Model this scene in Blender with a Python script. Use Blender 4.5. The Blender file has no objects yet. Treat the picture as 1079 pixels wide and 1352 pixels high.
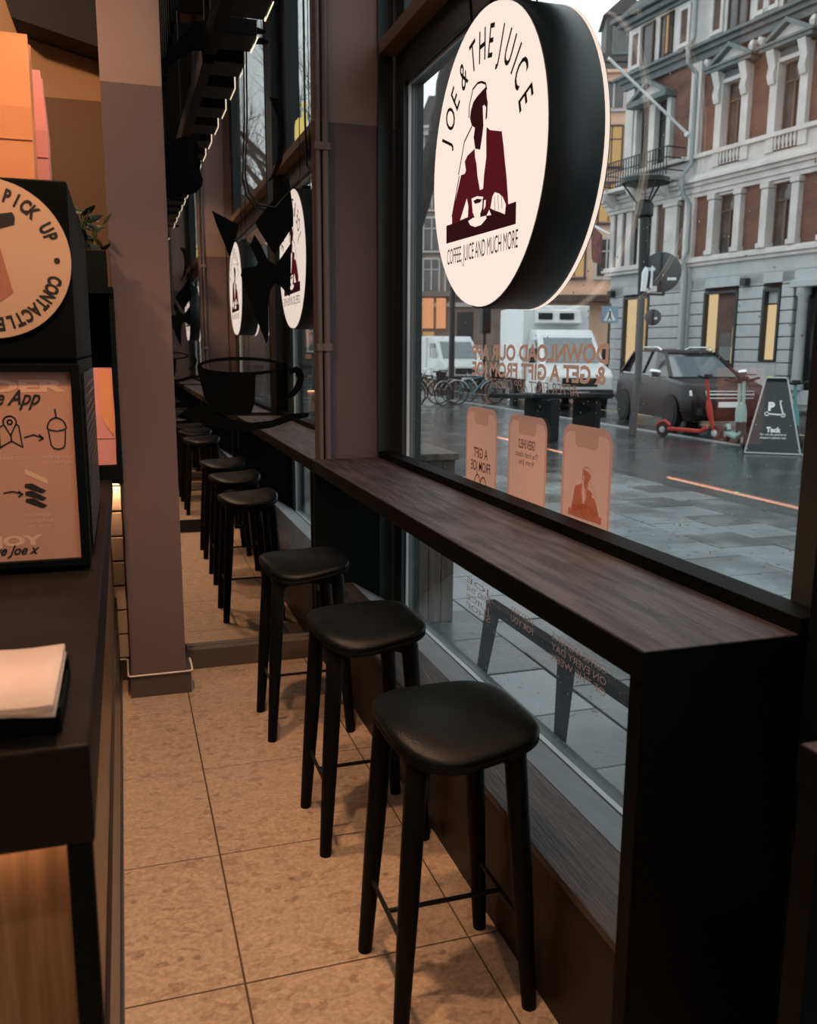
import bpy, math, random
from mathutils import Vector, Matrix
random.seed(7)
PI = math.pi
SC = bpy.context.scene
COL = SC.collection

# ------------------------------------------------------------------ camera
def add_camera():
    yaw, pitch, roll = 0.311, -0.181, 0.006
    f = Vector((math.sin(yaw)*math.cos(pitch), math.cos(yaw)*math.cos(pitch), math.sin(pitch)))
    r = Vector((math.cos(yaw), -math.sin(yaw), 0)); u = r.cross(f)
    r2 = r*math.cos(roll)+u*math.sin(roll); u2 = u*math.cos(roll)-r*math.sin(roll)
    cd = bpy.data.cameras.new('camera'); co = bpy.data.objects.new('camera', cd); COL.objects.link(co)
    m = Matrix((r2, u2, -f)).transposed().to_4x4(); m.translation = (0, 0, 1.56)
    co.matrix_world = m
    cd.sensor_fit = 'VERTICAL'; cd.sensor_height = 36; cd.sensor_width = 36
    cd.lens = 1168.2/1352*36
    cd.clip_start = 0.02; cd.clip_end = 400
    cd.dof.use_dof = True; cd.dof.focus_distance = 3.0; cd.dof.aperture_fstop = 5.0
    SC.camera = co
add_camera()

# ------------------------------------------------------------------ world, exposure
SC.view_settings.view_transform = 'Standard'; SC.view_settings.look = 'None'
SC.view_settings.gamma = 1; SC.view_settings.use_curve_mapping = False
SC.view_settings.exposure = 0.0
wd = bpy.data.worlds.new('overcast'); SC.world = wd; wd.use_nodes = True
nt = wd.node_tree; nt.nodes.clear()
o_ = nt.nodes.new('ShaderNodeOutputWorld'); b_ = nt.nodes.new('ShaderNodeBackground')
tc_ = nt.nodes.new('ShaderNodeTexCoord'); nz_ = nt.nodes.new('ShaderNodeTexNoise'); cr_ = nt.nodes.new('ShaderNodeValToRGB')
nz_.inputs['Scale'].default_value = 2.2; nz_.inputs['Detail'].default_value = 5
cr_.color_ramp.elements[0].position = .3; cr_.color_ramp.elements[0].color = (.48, .525, .54, 1)
cr_.color_ramp.elements[1].position = .7; cr_.color_ramp.elements[1].color = (.60, .645, .655, 1)
nt.links.new(tc_.outputs['Generated'], nz_.inputs['Vector']); nt.links.new(nz_.outputs['Fac'], cr_.inputs['Fac'])
nt.links.new(cr_.outputs['Color'], b_.inputs['Color']); nt.links.new(b_.outputs['Background'], o_.inputs['Surface'])
b_.inputs['Strength'].default_value = 2.75
SC.cycles.max_bounces = 14; SC.cycles.glossy_bounces = 8; SC.cycles.transparent_max_bounces = 16
SC.cycles.diffuse_bounces = 4
SC.cycles.caustics_reflective = False; SC.cycles.caustics_refractive = False
SC.cycles.sample_clamp_indirect = 4

# ------------------------------------------------------------------ lamps of the room (warm ceiling spots), then an added fill
WARM = (1.0, .55, .29)
def spot(name, loc, to, watts, size=1.2, blend=.8, rad=.06, col=WARM):
    l = bpy.data.lights.new(name, 'SPOT'); l.energy = watts; l.spot_size = size; l.spot_blend = blend
    l.shadow_soft_size = rad; l.color = col
    o = bpy.data.objects.new(name, l); COL.objects.link(o); o.location = loc
    d = Vector(to)-Vector(loc); o.rotation_euler = d.to_track_quat('-Z', 'Y').to_euler()
    return o
spot('ceiling_spot', (-.02, 1.2, 3.6), (.25, 1.9, 0), 185, 1.5, .5)
spot('ceiling_spot', (-.02, 2.6, 3.6), (.25, 2.7, 0), 185, 1.5, .5)
spot('ceiling_spot', (.15, -.9, 3.6), (.45, -1.2, 0), 240, 2.0, .7)
spot('ceiling_spot', (-.75, 1.1, 3.3), (-.2, 2.15, 1.7), 34, .8)
spot('ceiling_spot', (-1.0, 2.6, 3.4), (-.4, 4.3, 2.1), 105, 1.3)
spot('ceiling_spot', (.25, -.7, 3.9), (1.05, -2.15, 2.0), 130, 1.0, .6)
spot('shelf_spot', (-.047, 4.19, .982), (-.047, 4.21, .3), 3.2, 2.4, .6, .008)
def fill_light(name, loc, sx, sy, watts, col):
    l = bpy.data.lights.new(name, 'AREA'); l.shape = 'RECTANGLE'; l.size = sx; l.size_y = sy; l.energy = watts; l.color = col
    o = bpy.data.objects.new(name, l); COL.objects.link(o); o.location = loc
fill_light('added_fill', (-.9, 1.2, 4.6), 1.8, 5.2, 48, (1.0, .78, .68))  # unseen area fill, added to brighten the whole room

# ------------------------------------------------------------------ materials
def newmat(name):
    m = bpy.data.materials.new(name); m.use_nodes = True
    n = m.node_tree.nodes; n.clear()
    out = n.new('ShaderNodeOutputMaterial')
    return m, n, m.node_tree.links, out
def mat(name, c, rough=.5, metal=0, c2=None, scale=8, stretch=(1, 1, 1), bump=0, bscale=None, rvar=0, spec=.5, emit=None, es=1, coat=0, detail=4, pos=False, lo=.35, hi=.65):
    m, n, L, out = newmat(name)
    p = n.new('ShaderNodeBsdfPrincipled'); L.new(p.outputs[0], out.inputs[0])
    p.inputs['Base Color'].default_value = (*c, 1); p.inputs['Roughness'].default_value = rough
    p.inputs['Metallic'].default_value = metal; p.inputs['Specular IOR Level'].default_value = spec
    p.inputs['Coat Weight'].default_value = coat
    if emit: p.inputs['Emission Color'].default_value = (*emit, 1); p.inputs['Emission Strength'].default_value = es
    if c2 or bump or rvar:
        if pos:
            g = n.new('ShaderNodeNewGeometry'); src = g.outputs['Position']
        else:
            t = n.new('ShaderNodeTexCoord'); src = t.outputs['Object']
        mp = n.new('ShaderNodeMapping'); mp.inputs['Scale'].default_value = stretch; L.new(src, mp.inputs['Vector'])
        nz = n.new('ShaderNodeTexNoise'); nz.inputs['Scale'].default_value = scale; nz.inputs['Detail'].default_value = detail
        L.new(mp.outputs[0], nz.inputs['Vector'])
        if c2:
            r = n.new('ShaderNodeValToRGB'); e = r.color_ramp.elements
            e[0].position = lo; e[0].color = (*c, 1); e[1].position = hi; e[1].color = (*c2, 1)
            L.new(nz.outputs['Fac'], r.inputs['Fac']); L.new(r.outputs['Color'], p.inputs['Base Color'])
        if rvar:
            mr = n.new('ShaderNodeMapRange'); mr.inputs['From Min'].default_value = .35; mr.inputs['From Max'].default_value = .65
            mr.inputs['To Min'].default_value = rough; mr.inputs['To Max'].default_value = rough+rvar
            L.new(nz.outputs['Fac'], mr.inputs['Value']); L.new(mr.outputs[0], p.inputs['Roughness'])
        if bump:
            s = nz
            if bscale:
                s = n.new('ShaderNodeTexNoise'); s.inputs['Scale'].default_value = bscale; s.inputs['Detail'].default_value = 3
                L.new(mp.outputs[0], s.inputs['Vector'])
            b = n.new('ShaderNodeBump'); b.inputs['Strength'].default_value = bump; b.inputs['Distance'].default_value = .01
            L.new(s.outputs['Fac'], b.inputs['Height']); L.new(b.outputs[0], p.inputs['Normal'])
    return m
def emis(name, c, s):
    m, n, L, out = newmat(name); e = n.new('ShaderNodeEmission')
    e.inputs[0].default_value = (*c, 1); e.inputs[1].default_value = s; L.new(e.outputs[0], out.inputs[0]); return m
def glassmat(name, tint, ior=1.5, rough=0):
    m, n, L, out = newmat(name)
    t = n.new('ShaderNodeBsdfTransparent'); t.inputs[0].default_value = (*tint, 1)
    g = n.new('ShaderNodeBsdfGlossy'); g.inputs['Roughness'].default_value = rough; g.inputs[0].default_value = (1, 1, 1, 1)
    f = n.new('ShaderNodeFresnel')
    gm = n.new('ShaderNodeNewGeometry'); mr = n.new('ShaderNodeMapRange'); mr.inputs['To Min'].default_value = ior; mr.inputs['To Max'].default_value = 1/ior
    L.new(gm.outputs['Backfacing'], mr.inputs['Value']); L.new(mr.outputs[0], f.inputs[0])
    x = n.new('ShaderNodeMixShader'); L.new(f.outputs[0], x.inputs[0]); L.new(t.outputs[0], x.inputs[1]); L.new(g.outputs[0], x.inputs[2])
    L.new(x.outputs[0], out.inputs[0]); return m
def vinyl(name, c, k=.5, rough=.5):
    m, n, L, out = newmat(name)
    d = n.new('ShaderNodeBsdfDiffuse'); d.inputs[0].default_value = (*c, 1)
    t = n.new('ShaderNodeBsdfTranslucent'); t.inputs[0].default_value = (*c, 1)
    x = n.new('ShaderNodeMixShader'); x.inputs[0].default_value = k
    L.new(d.outputs[0], x.inputs[1]); L.new(t.outputs[0], x.inputs[2]); L.new(x.outputs[0], out.inputs[0]); return m
def two_tone(name, low, high, z):
    m, n, L, out = newmat(name)
    p = n.new('ShaderNodeBsdfPrincipled'); p.inputs['Roughness'].default_value = .75; p.inputs['Specular IOR Level'].default_value = .3
    g = n.new('ShaderNodeNewGeometry'); s = n.new('ShaderNodeSeparateXYZ'); L.new(g.outputs['Position'], s.inputs[0])
    gt = n.new('ShaderNodeMath'); gt.operation = 'GREATER_THAN'; gt.inputs[1].default_value = z; L.new(s.outputs['Z'], gt.inputs[0])
    mx = n.new('ShaderNodeMix'); mx.data_type = 'RGBA'; L.new(gt.outputs[0], mx.inputs[0])
    mx.inputs[6].default_value = (*low, 1); mx.inputs[7].default_value = (*high, 1)
    nz = n.new('ShaderNodeTexNoise'); nz.inputs['Scale'].default_value = 60; L.new(g.outputs['Position'], nz.inputs['Vector'])
    b = n.new('ShaderNodeBump'); b.inputs['Strength'].default_value = .06; b.inputs['Distance'].default_value = .01
    L.new(nz.outputs['Fac'], b.inputs['Height']); L.new(b.outputs[0], p.inputs['Normal'])
    L.new(mx.outputs[2], p.inputs['Base Color']); L.new(p.outputs[0], out.inputs[0]); return m
def stone_floor(name):
    m, n, L, out = newmat(name)
    p = n.new('ShaderNodeBsdfPrincipled'); p.inputs['Roughness'].default_value = .42; p.inputs['Specular IOR Level'].default_value = .35
    g = n.new('ShaderNodeNewGeometry'); oi = n.new('ShaderNodeObjectInfo')
    ad = n.new('ShaderNodeVectorMath'); ad.operation = 'ADD'; L.new(g.outputs['Position'], ad.inputs[0])
    ml = n.new('ShaderNodeMath'); ml.operation = 'MULTIPLY'; ml.inputs[1].default_value = 13; L.new(oi.outputs['Random'], ml.inputs[0]); L.new(ml.outputs[0], ad.inputs[1])
    mp = n.new('ShaderNodeMapping'); mp.inputs['Scale'].default_value = (1.0, 1.5, 1); L.new(ad.outputs[0], mp.inputs['Vector'])
    wn = n.new('ShaderNodeTexNoise'); wn.inputs['Scale'].default_value = 9; wn.inputs['Detail'].default_value = 4; L.new(mp.outputs[0], wn.inputs['Vector'])
    wa = n.new('ShaderNodeMix'); wa.data_type = 'RGBA'; wa.blend_type = 'LINEAR_LIGHT'; wa.inputs[0].default_value = .05
    L.new(mp.outputs[0], wa.inputs[6]); L.new(wn.outputs['Color'], wa.inputs[7])
    v = n.new('ShaderNodeTexVoronoi'); v.inputs['Scale'].default_value = 34; v.inputs['Randomness'].default_value = 1; L.new(wa.outputs[2], v.inputs['Vector'])
    v2 = n.new('ShaderNodeTexVoronoi'); v2.feature = 'DISTANCE_TO_EDGE'; v2.inputs['Scale'].default_value = 34; L.new(wa.outputs[2], v2.inputs['Vector'])
    nz = n.new('ShaderNodeTexNoise'); nz.inputs['Scale'].default_value = 70; nz.inputs['Detail'].default_value = 7; nz.inputs['Roughness'].default_value = .65; L.new(ad.outputs[0], nz.inputs['Vector'])
    r1 = n.new('ShaderNodeValToRGB'); e = r1.color_ramp.elements
    e[0].position = .34; e[0].color = (.255, .175, .12, 1); e[1].position = .66; e[1].color = (.54, .41, .31, 1)
    L.new(nz.outputs['Fac'], r1.inputs['Fac'])
    sp = n.new('ShaderNodeSeparateColor'); L.new(v.outputs['Color'], sp.inputs[0])
    r2 = n.new('ShaderNodeValToRGB'); e = r2.color_ramp.elements
    e[0].position = 0; e[0].color = (.44, .33, .25, 1); e[1].position = 1; e[1].color = (.60, .47, .36, 1)
    e2 = r2.color_ramp.elements.new(.07); e2.color = (.24, .18, .13, 1); e3 = r2.color_ramp.elements.new(.13); e3.color = (.44, .35, .26, 1)
    L.new(sp.outputs[0], r2.inputs['Fac'])
    mx = n.new('ShaderNodeMix'); mx.data_type = 'RGBA'; mx.inputs[0].default_value = .45; L.new(r1.outputs[0], mx.inputs[6]); L.new(r2.outputs[0], mx.inputs[7])
    ed = n.new('ShaderNodeMapRange'); ed.inputs['From Max'].default_value = .10; ed.inputs['To Min'].default_value = .88; ed.inputs['To Max'].default_value = 1; L.new(v2.outputs['Distance'], ed.inputs['Value'])
    m2 = n.new('ShaderNodeMix'); m2.data_type = 'RGBA'; m2.blend_type = 'MULTIPLY'; m2.inputs[0].default_value = 1; L.new(mx.outputs[2], m2.inputs[6]); L.new(ed.outputs[0], m2.inputs[7])
    v3 = n.new('ShaderNodeTexVoronoi'); v3.inputs['Scale'].default_value = 9; L.new(ad.outputs[0], v3.inputs['Vector'])
    sd = n.new('ShaderNodeMapRange'); sd.inputs['From Min'].default_value = .04; sd.inputs['From Max'].default_value = .12; sd.inputs['To Min'].default_value = .40; sd.inputs['To Max'].default_value = 1; L.new(v3.outputs['Distance'], sd.inputs['Value'])
    m3 = n.new('ShaderNodeMix'); m3.data_type = 'RGBA'; m3.blend_type = 'MULTIPLY'; m3.inputs[0].default_value = .8; L.new(m2.outputs[2], m3.inputs[6]); L.new(sd.outputs[0], m3.inputs[7])
    L.new(m3.outputs[2], p.inputs['Base Color']); L.new(p.outputs[0], out.inputs[0]); return m
def wet_ground(name, c, c2, joints=0, patch=.9, fine=60):
    m, n, L, out = newmat(name)
    p = n.new('ShaderNodeBsdfPrincipled'); p.inputs['Specular IOR Level'].default_value = .6
    g = n.new('ShaderNodeNewGeometry'); oi = n.new('ShaderNodeObjectInfo')
    nz = n.new('ShaderNodeTexNoise'); nz.inputs['Scale'].default_value = patch; nz.inputs['Detail'].default_value = 5; L.new(g.outputs['Position'], nz.inputs['Vector'])
    fz = n.new('ShaderNodeTexNoise'); fz.inputs['Scale'].default_value = fine*.4; fz.inputs['Detail'].default_value = 6; fz.inputs['Roughness'].default_value = .7; L.new(g.outputs['Position'], fz.inputs['Vector'])
    r = n.new('ShaderNodeValToRGB'); e = r.color_ramp.elements; e[0].position = .35; e[0].color = (*c, 1); e[1].position = .65; e[1].color = (*c2, 1)
    ad = n.new('ShaderNodeMath'); ad.operation = 'ADD'
    sc = n.new('ShaderNodeMath'); sc.operation = 'MULTIPLY_ADD'; sc.inputs[1].default_value = .5; sc.inputs[2].default_value = -.25; L.new(oi.outputs['Random'], sc.inputs[0])
    L.new(nz.outputs['Fac'], ad.inputs[0]); L.new(sc.outputs[0], ad.inputs[1]); L.new(ad.outputs[0], r.inputs['Fac'])
    col = r.outputs['Color']
    v = n.new('ShaderNodeTexVoronoi'); v.inputs['Scale'].default_value = 9; L.new(g.outputs['Position'], v.inputs['Vector'])
    sd = n.new('ShaderNodeMapRange'); sd.inputs['From Min'].default_value = .13; sd.inputs['From Max'].default_value = .20; sd.inputs['To Min'].default_value = .12; sd.inputs['To Max'].default_value = 1; L.new(v.outputs['Distance'], sd.inputs['Value'])
    m3 = n.new('ShaderNodeMix'); m3.data_type = 'RGBA'; m3.blend_type = 'MULTIPLY'; m3.inputs[0].default_value = .85; L.new(col, m3.inputs[6]); L.new(sd.outputs[0], m3.inputs[7]); col = m3.outputs[2]
    if joints:
        bk = n.new('ShaderNodeTexBrick'); bk.inputs['Scale'].default_value = 1; bk.inputs['Mortar Size'].default_value = .012; bk.inputs['Brick Width'].default_value = joints; bk.inputs['Row Height'].default_value = joints
        bk.inputs['Color1'].default_value = (1, 1, 1, 1); bk.inputs['Color2'].default_value = (.75, .75, .75, 1); bk.inputs['Mortar'].default_value = (.3, .3, .3, 1)
        L.new(g.outputs['Position'], bk.inputs['Vector'])
        m4 = n.new('ShaderNodeMix'); m4.data_type = 'RGBA'; m4.blend_type = 'MULTIPLY'; m4.inputs[0].default_value = 1; L.new(col, m4.inputs[6]); L.new(bk.outputs['Color'], m4.inputs[7]); col = m4.outputs[2]
    L.new(col, p.inputs['Base Color'])
    mr = n.new('ShaderNodeMapRange'); mr.inputs['From Min'].default_value = .38; mr.inputs['From Max'].default_value = .62; mr.inputs['To Min'].default_value = .04; mr.inputs['To Max'].default_value = .30
    L.new(nz.outputs['Fac'], mr.inputs['Value']); L.new(mr.outputs[0], p.inputs['Roughness'])
    b = n.new('ShaderNodeBump'); b.inputs['Strength'].default_value = .22; b.inputs['Distance'].default_value = .012; L.new(fz.outputs['Fac'], b.inputs['Height']); L.new(b.outputs[0], p.inputs['Normal'])
    L.new(p.outputs[0], out.inputs[0]); return m
def brickwall(name, c1, c2, mort):
    m, n, L, out = newmat(name)
    p = n.new('ShaderNodeBsdfPrincipled'); p.inputs['Roughness'].default_value = .85
    t = n.new('ShaderNodeTexCoord'); s = n.new('ShaderNodeSeparateXYZ'); c = n.new('ShaderNodeCombineXYZ')
    L.new(t.outputs['Object'], s.inputs[0]); L.new(s.outputs['X'], c.inputs['X']); L.new(s.outputs['Z'], c.inputs['Y'])
    bk = n.new('ShaderNodeTexBrick'); bk.inputs['Scale'].default_value = 1; bk.inputs['Brick Width'].default_value = .25; bk.inputs['Row Height'].default_value = .08; bk.inputs['Mortar Size'].default_value = .01
    bk.inputs['Color1'].default_value = (*c1, 1); bk.inputs['Color2'].default_value = (*c2, 1); bk.inputs['Mortar'].default_value = (*mort, 1)
    L.new(c.outputs[0], bk.inputs['Vector'])
    nz = n.new('ShaderNodeTexNoise'); nz.inputs['Scale'].default_value = 1.3; nz.inputs['Detail'].default_value = 6; L.new(t.outputs['Object'], nz.inputs['Vector'])
    mr = n.new('ShaderNodeMapRange'); mr.inputs['From Min'].default_value = .3; mr.inputs['From Max'].default_value = .7; mr.inputs['To Min'].default_value = .6; mr.inputs['To Max'].default_value = 1.25; L.new(nz.outputs['Fac'], mr.inputs['Value'])
    mx = n.new('ShaderNodeMix'); mx.data_type = 'RGBA'; mx.blend_type = 'MULTIPLY'; mx.inputs[0].default_value = 1; L.new(bk.outputs['Color'], mx.inputs[6]); L.new(mr.outputs[0], mx.inputs[7])
    L.new(mx.outputs[2], p.inputs['Base Color']); L.new(p.outputs[0], out.inputs[0]); return m

M = {}
M['floor'] = stone_floor('floor_stone')
M['grout'] = mat('grout', (.09, .065, .045), .9)
M['wood'] = mat('bar_oak', (.084, .064, .069), .36, c2=(.030, .022, .025), scale=6, stretch=(6, .6, 6), bump=.3, bscale=24, rvar=.15, detail=9, spec=.45, lo=.4, hi=.62)
M['wood_dark'] = mat('dark_oak', (.0038, .0056, .0061), .55, spec=.07, c2=(.0034, .0048, .0052), scale=6, stretch=(6, 6, .5), bump=.15, bscale=20, detail=6)
M['front_oak'] = mat('front_oak', (.0135, .0108, .0094), .5, spec=.3, c2=(.0085, .0072, .0064), scale=6, stretch=(6, 6, .5), bump=.15, bscale=20, detail=6)
M['plinth'] = mat('plinth_board', (.040, .033, .033), .42, c2=(.012, .010, .0105), scale=7, stretch=(7, .6, 7), bump=.25, bscale=24, detail=8, lo=.4, hi=.62)
M['blackpaint'] = mat('black_paint', (.0030, .0054, .0062), .55, spec=.07)
M['leather'] = mat('black_leather', (.0036, .0062, .0078), .36, bump=.10, bscale=220, scale=30, spec=.13)
M['blackwood'] = mat('black_ash', (.0030, .0042, .0047), .5, spec=.09, c2=(.0062, .0064, .0064), scale=8, stretch=(4, 4, .5), bump=.08)
M['blackmetal'] = mat('black_metal', (.007, .008, .0085), .4, .4)
M['frame'] = mat('window_steel', (.026, .036, .040), .42, .2, c2=(.032, .043, .047), scale=3)
M['sillmetal'] = mat('sill_steel', (.20, .21, .225), .5, 0, c2=(.16, .17, .18), scale=10)
M['gasket'] = mat('bead_alu', (.75, .78, .80), .4, .2, c2=(.65, .68, .70), scale=5)
M['ledge'] = mat('ledge_wood', (.24, .155, .10), .6, c2=(.18, .115, .075), scale=5, stretch=(6, .6, 6))
M['mauve'] = two_tone('two_tone_paint', (.150, .112, .114), (.345, .245, .225), 2.615)
M['tan'] = two_tone('two_tone_tan', (.19, .115, .070), (.44, .28, .155), 2.615)
M['skirt'] = mat('skirting', (.075, .060, .055), .6, c2=(.09, .07, .063), scale=4)
M['ceil'] = mat('dark_ceiling', (.012, .012, .012), .8, c2=(.016, .015, .014), scale=3)
M['pipe'] = mat('painted_pipe', (.15, .122, .124), .5, c2=(.165, .134, .136), scale=5)
M['cable'] = mat('white_cable', (.75, .70, .66), .5)
M['mirror'] = mat('mirror_silver', (.80, .80, .79), .0, 1.0)
M['decal'] = mat('black_vinyl', (.002, .003, .0035), .6, spec=.06)
M['glass'] = glassmat('window_glass', (.955, .97, .972))
M['signface'] = emis('sign_face', (1.0, .81, .70), 1.0)
M['signedge'] = emis('sign_edge', (1.0, .82, .70), .95)
M['signback_face'] = mat('sign_back_face', (.10, .09, .085), .5)
M['drum'] = mat('sign_drum', (.010, .018, .020), .36, .1, c2=(.016, .026, .029), scale=2, rvar=.1)
M['print_black'] = mat('print_black', (.012, .006, .008), .6)
M['print_maroon'] = emis('print_maroon', (.088, .008, .013), 1.0)
M['print_brown'] = emis('print_brown', (.030, .0065, .0075), 1.0)
M['counter'] = mat('counter_top', (.0065, .0062, .0061), .5, spec=.10, c2=(.012, .0102, .0094), scale=6)
M['counter_side'] = mat('counter_side', (.006, .006, .006), .3, c2=(.009, .008, .0075), scale=4)
M['side_glow'] = mat('glow_brown_wood', (.30, .17, .08), .35, .8, c2=(.22, .12, .055), scale=9)  # wood brown with the light strip's warm wash put into the colour
M['bluegrey'] = mat('kick_plate', (.05, .055, .07), .45, .3)
M['niche'] = mat('niche_board', (.22, .15, .10), .55, c2=(.14, .095, .06), scale=9, stretch=(6, 6, .4))
M['kiosk'] = mat('kiosk_black', (.0028, .0044, .0049), .55, spec=.05, c2=(.0038, .0055, .006), scale=6)
M['poster'] = mat('poster_paper', (.56, .31, .23), .6, c2=(.60, .33, .245), scale=3)
M['poster_pale'] = mat('poster_pale', (.82, .52, .38), .6)
M['disc'] = mat('disc_paper', (.60, .40, .27), .6, c2=(.63, .42, .285), scale=3)
M['ink'] = mat('ink', (.015, .013, .013), .6)
M['bagprint'] = mat('bag_print', (.34, .13, .085), .6, c2=(.42, .17, .12), scale=4, stretch=(8, 1, 1))
M['kraft'] = mat('orange_paper', (.72, .30, .14), .75, c2=(.78, .35, .17), scale=4, bump=.1)
M['pink'] = mat('pink_paper', (.62, .27, .28), .7, c2=(.70, .33, .33), scale=5, bump=.1)
M['napkin'] = mat('napkin', (.46, .37, .33), .85, c2=(.50, .405, .36), scale=20, bump=.1)
M['whitetile'] = mat('glazed_tile', (.62, .54, .42), .25, c2=(.68, .60, .48), scale=3)
M['leaf'] = mat('plant_leaf', (.020, .030, .014), .45, c2=(.035, .045, .02), scale=9)
M['led'] = emis('led_warm', (1.0, .45, .25), 5.5)
M['led_niche'] = emis('led_niche', (1.0, .47, .20), 130)
M['led_white'] = emis('led_edge', (1.0, .80, .55), 1.3)
M['yellow'] = emis('neon_yellow', (1.0, .78, .25), .75)
M['green'] = emis('green_lamp', (.10, 1.0, .45), 12)
M['mat'] = mat('rubber_mat', (.012, .012, .012), .8)
M['vinyl'] = vinyl('orange_vinyl', (.97, .52, .37), .55)
M['vinyl_pale'] = vinyl('pale_vinyl', (.97, .68, .54), .5)
M['vinyl_dark'] = vinyl('dark_orange_vinyl', (.80, .39, .28), .55)
M['vinyl_ink'] = vinyl('brown_vinyl', (.22, .07, .045), .3)
M['vinyl_pink'] = vinyl('pink_vinyl', (.70, .40, .34), .4)
M['drop'] = mat('rain_drop', (.55, .60, .62), .08, spec=1)
# street
M['asphalt'] = wet_ground('wet_asphalt', (.010, .013, .0145), (.022, .027, .029), 0, .5, 40)
M['pave'] = wet_ground('wet_paving', (.016, .020, .022), (.045, .052, .056), .52, .9, 60)
M['paver'] = wet_ground('wet_paver', (.070, .080, .085), (.21, .235, .245), 0, 1.4, 70)
M['kerb'] = mat('kerb_stone', (.30, .31, .32), .3, c2=(.22, .23, .24), scale=4)
M['roadline'] = mat('road_paint', (.45, .38, .28), .35)
M['stone'] = mat('pale_stone', (.60, .565, .545), .8, c2=(.47, .45, .44), scale=1.5, detail=8)
M['stone_blue'] = mat('grey_stone', (.46, .465, .47), .75, c2=(.39, .40, .405), scale=2, detail=7)
M['cornice'] = mat('cornice_grey', (.10, .118, .122), .7, c2=(.14, .16, .165), scale=2)
M['brick'] = brickwall('brick', (.17, .075, .052), (.135, .058, .042), (.15, .085, .065))
M['panel_brown'] = mat('brown_panel', (.12, .068, .055), .8, c2=(.09, .05, .04), scale=3)
M['sash'] = mat('sash_brown', (.085, .055, .045), .6)
M['sash_dark'] = mat('sash_dark', (.02, .02, .02), .5)
M['winglass'] = mat('far_glass', (.045, .045, .045), .06, c2=(.10, .085, .075), scale=1.1, spec=.8, lo=.4, hi=.6)
M['shoplit'] = emis('lit_shop', (1.0, .72, .40), .78)
M['winlit'] = emis('lit_window', (1.0, .62, .26), .62)
M['signlit'] = emis('lit_shop_sign', (1.0, .45, .22), 1.0)
M['zinc'] = mat('zinc_pipe', (.26, .29, .30), .5, .2)
M['ironwork'] = mat('ironwork', (.012, .015, .016), .5, .3)
M['orange_stucco'] = mat('orange_stucco', (.80, .52, .37), .85, c2=(.72, .45, .32), scale=1)
M['roof_dark'] = mat('roof_dark', (.055, .05, .05), .6, c2=(.08, .065, .06), scale=2)
M['roof_red'] = mat('roof_red', (.13, .065, .055), .8, c2=(.10, .05, .045), scale=2)
M['greystucco'] = mat('grey_stucco', (.38, .38, .375), .85, c2=(.45, .445, .43), scale=.6)
M['tanstucco'] = mat('tan_stucco', (.26, .21, .18), .85, c2=(.21, .17, .145), scale=.6)
M['rust'] = mat('rust_panel', (.16, .085, .05), .7, c2=(.05, .04, .035), scale=1.6, stretch=(2, 2, .6))
M['bark'] = mat('bark', (.022, .022, .021), .9, c2=(.045, .043, .04), scale=9, stretch=(3, 3, .6), bump=.6)
M['carpaint'] = mat('car_maroon', (.011, .0042, .0055), .3, 0, spec=.3, coat=.08)
M['white_paint'] = mat('van_white', (.70, .71, .71), .3, coat=.3, c2=(.66, .67, .67), scale=2)
M['carglass'] = mat('car_glass', (.02, .024, .026), .05, spec=.9)
M['windscreen'] = mat('windscreen', (.12, .15, .16), .04, spec=1)
M['tyre'] = mat('tyre', (.010, .010, .011), .8)
M['alloy'] = mat('alloy', (.45, .46, .47), .3, .8)
M['chrome'] = mat('chrome', (.7, .71, .72), .15, 1)
M['headlamp'] = mat('headlamp', (.65, .68, .70), .1, spec=1)
M['red_paint'] = mat('scooter_red', (.42, .03, .018), .3)
M['mint'] = mat('scooter_mint', (.21, .36, .33), .35)
M['teal'] = mat('scooter_teal', (.03, .20, .22), .35)
M['hivis'] = mat('hivis', (.45, .62, .05), .5)
M['aboard'] = mat('sandwich_board', (.010, .016, .019), .3)
M['alu'] = mat('board_frame', (.34, .36, .37), .35, .6)
M['white'] = mat('white_print', (.80, .82, .83), .5)
M['signback'] = mat('sign_back', (.075, .082, .085), .5, .4)
M['bluesign'] = mat('blue_sign', (.22, .33, .40), .4)
M['concrete'] = mat('dark_block', (.006, .008, .009), .8, spec=.2, c2=(.010, .012, .013), scale=5)
M['planterwood'] = mat('planter_wood', (.17, .135, .105), .7, c2=(.07, .058, .05), scale=5, stretch=(5, 5, .4), bump=.3, detail=8)
M['flag'] = mat('flag_red', (.20, .05, .04), .8, c2=(.07, .03, .03), scale=4)

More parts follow.
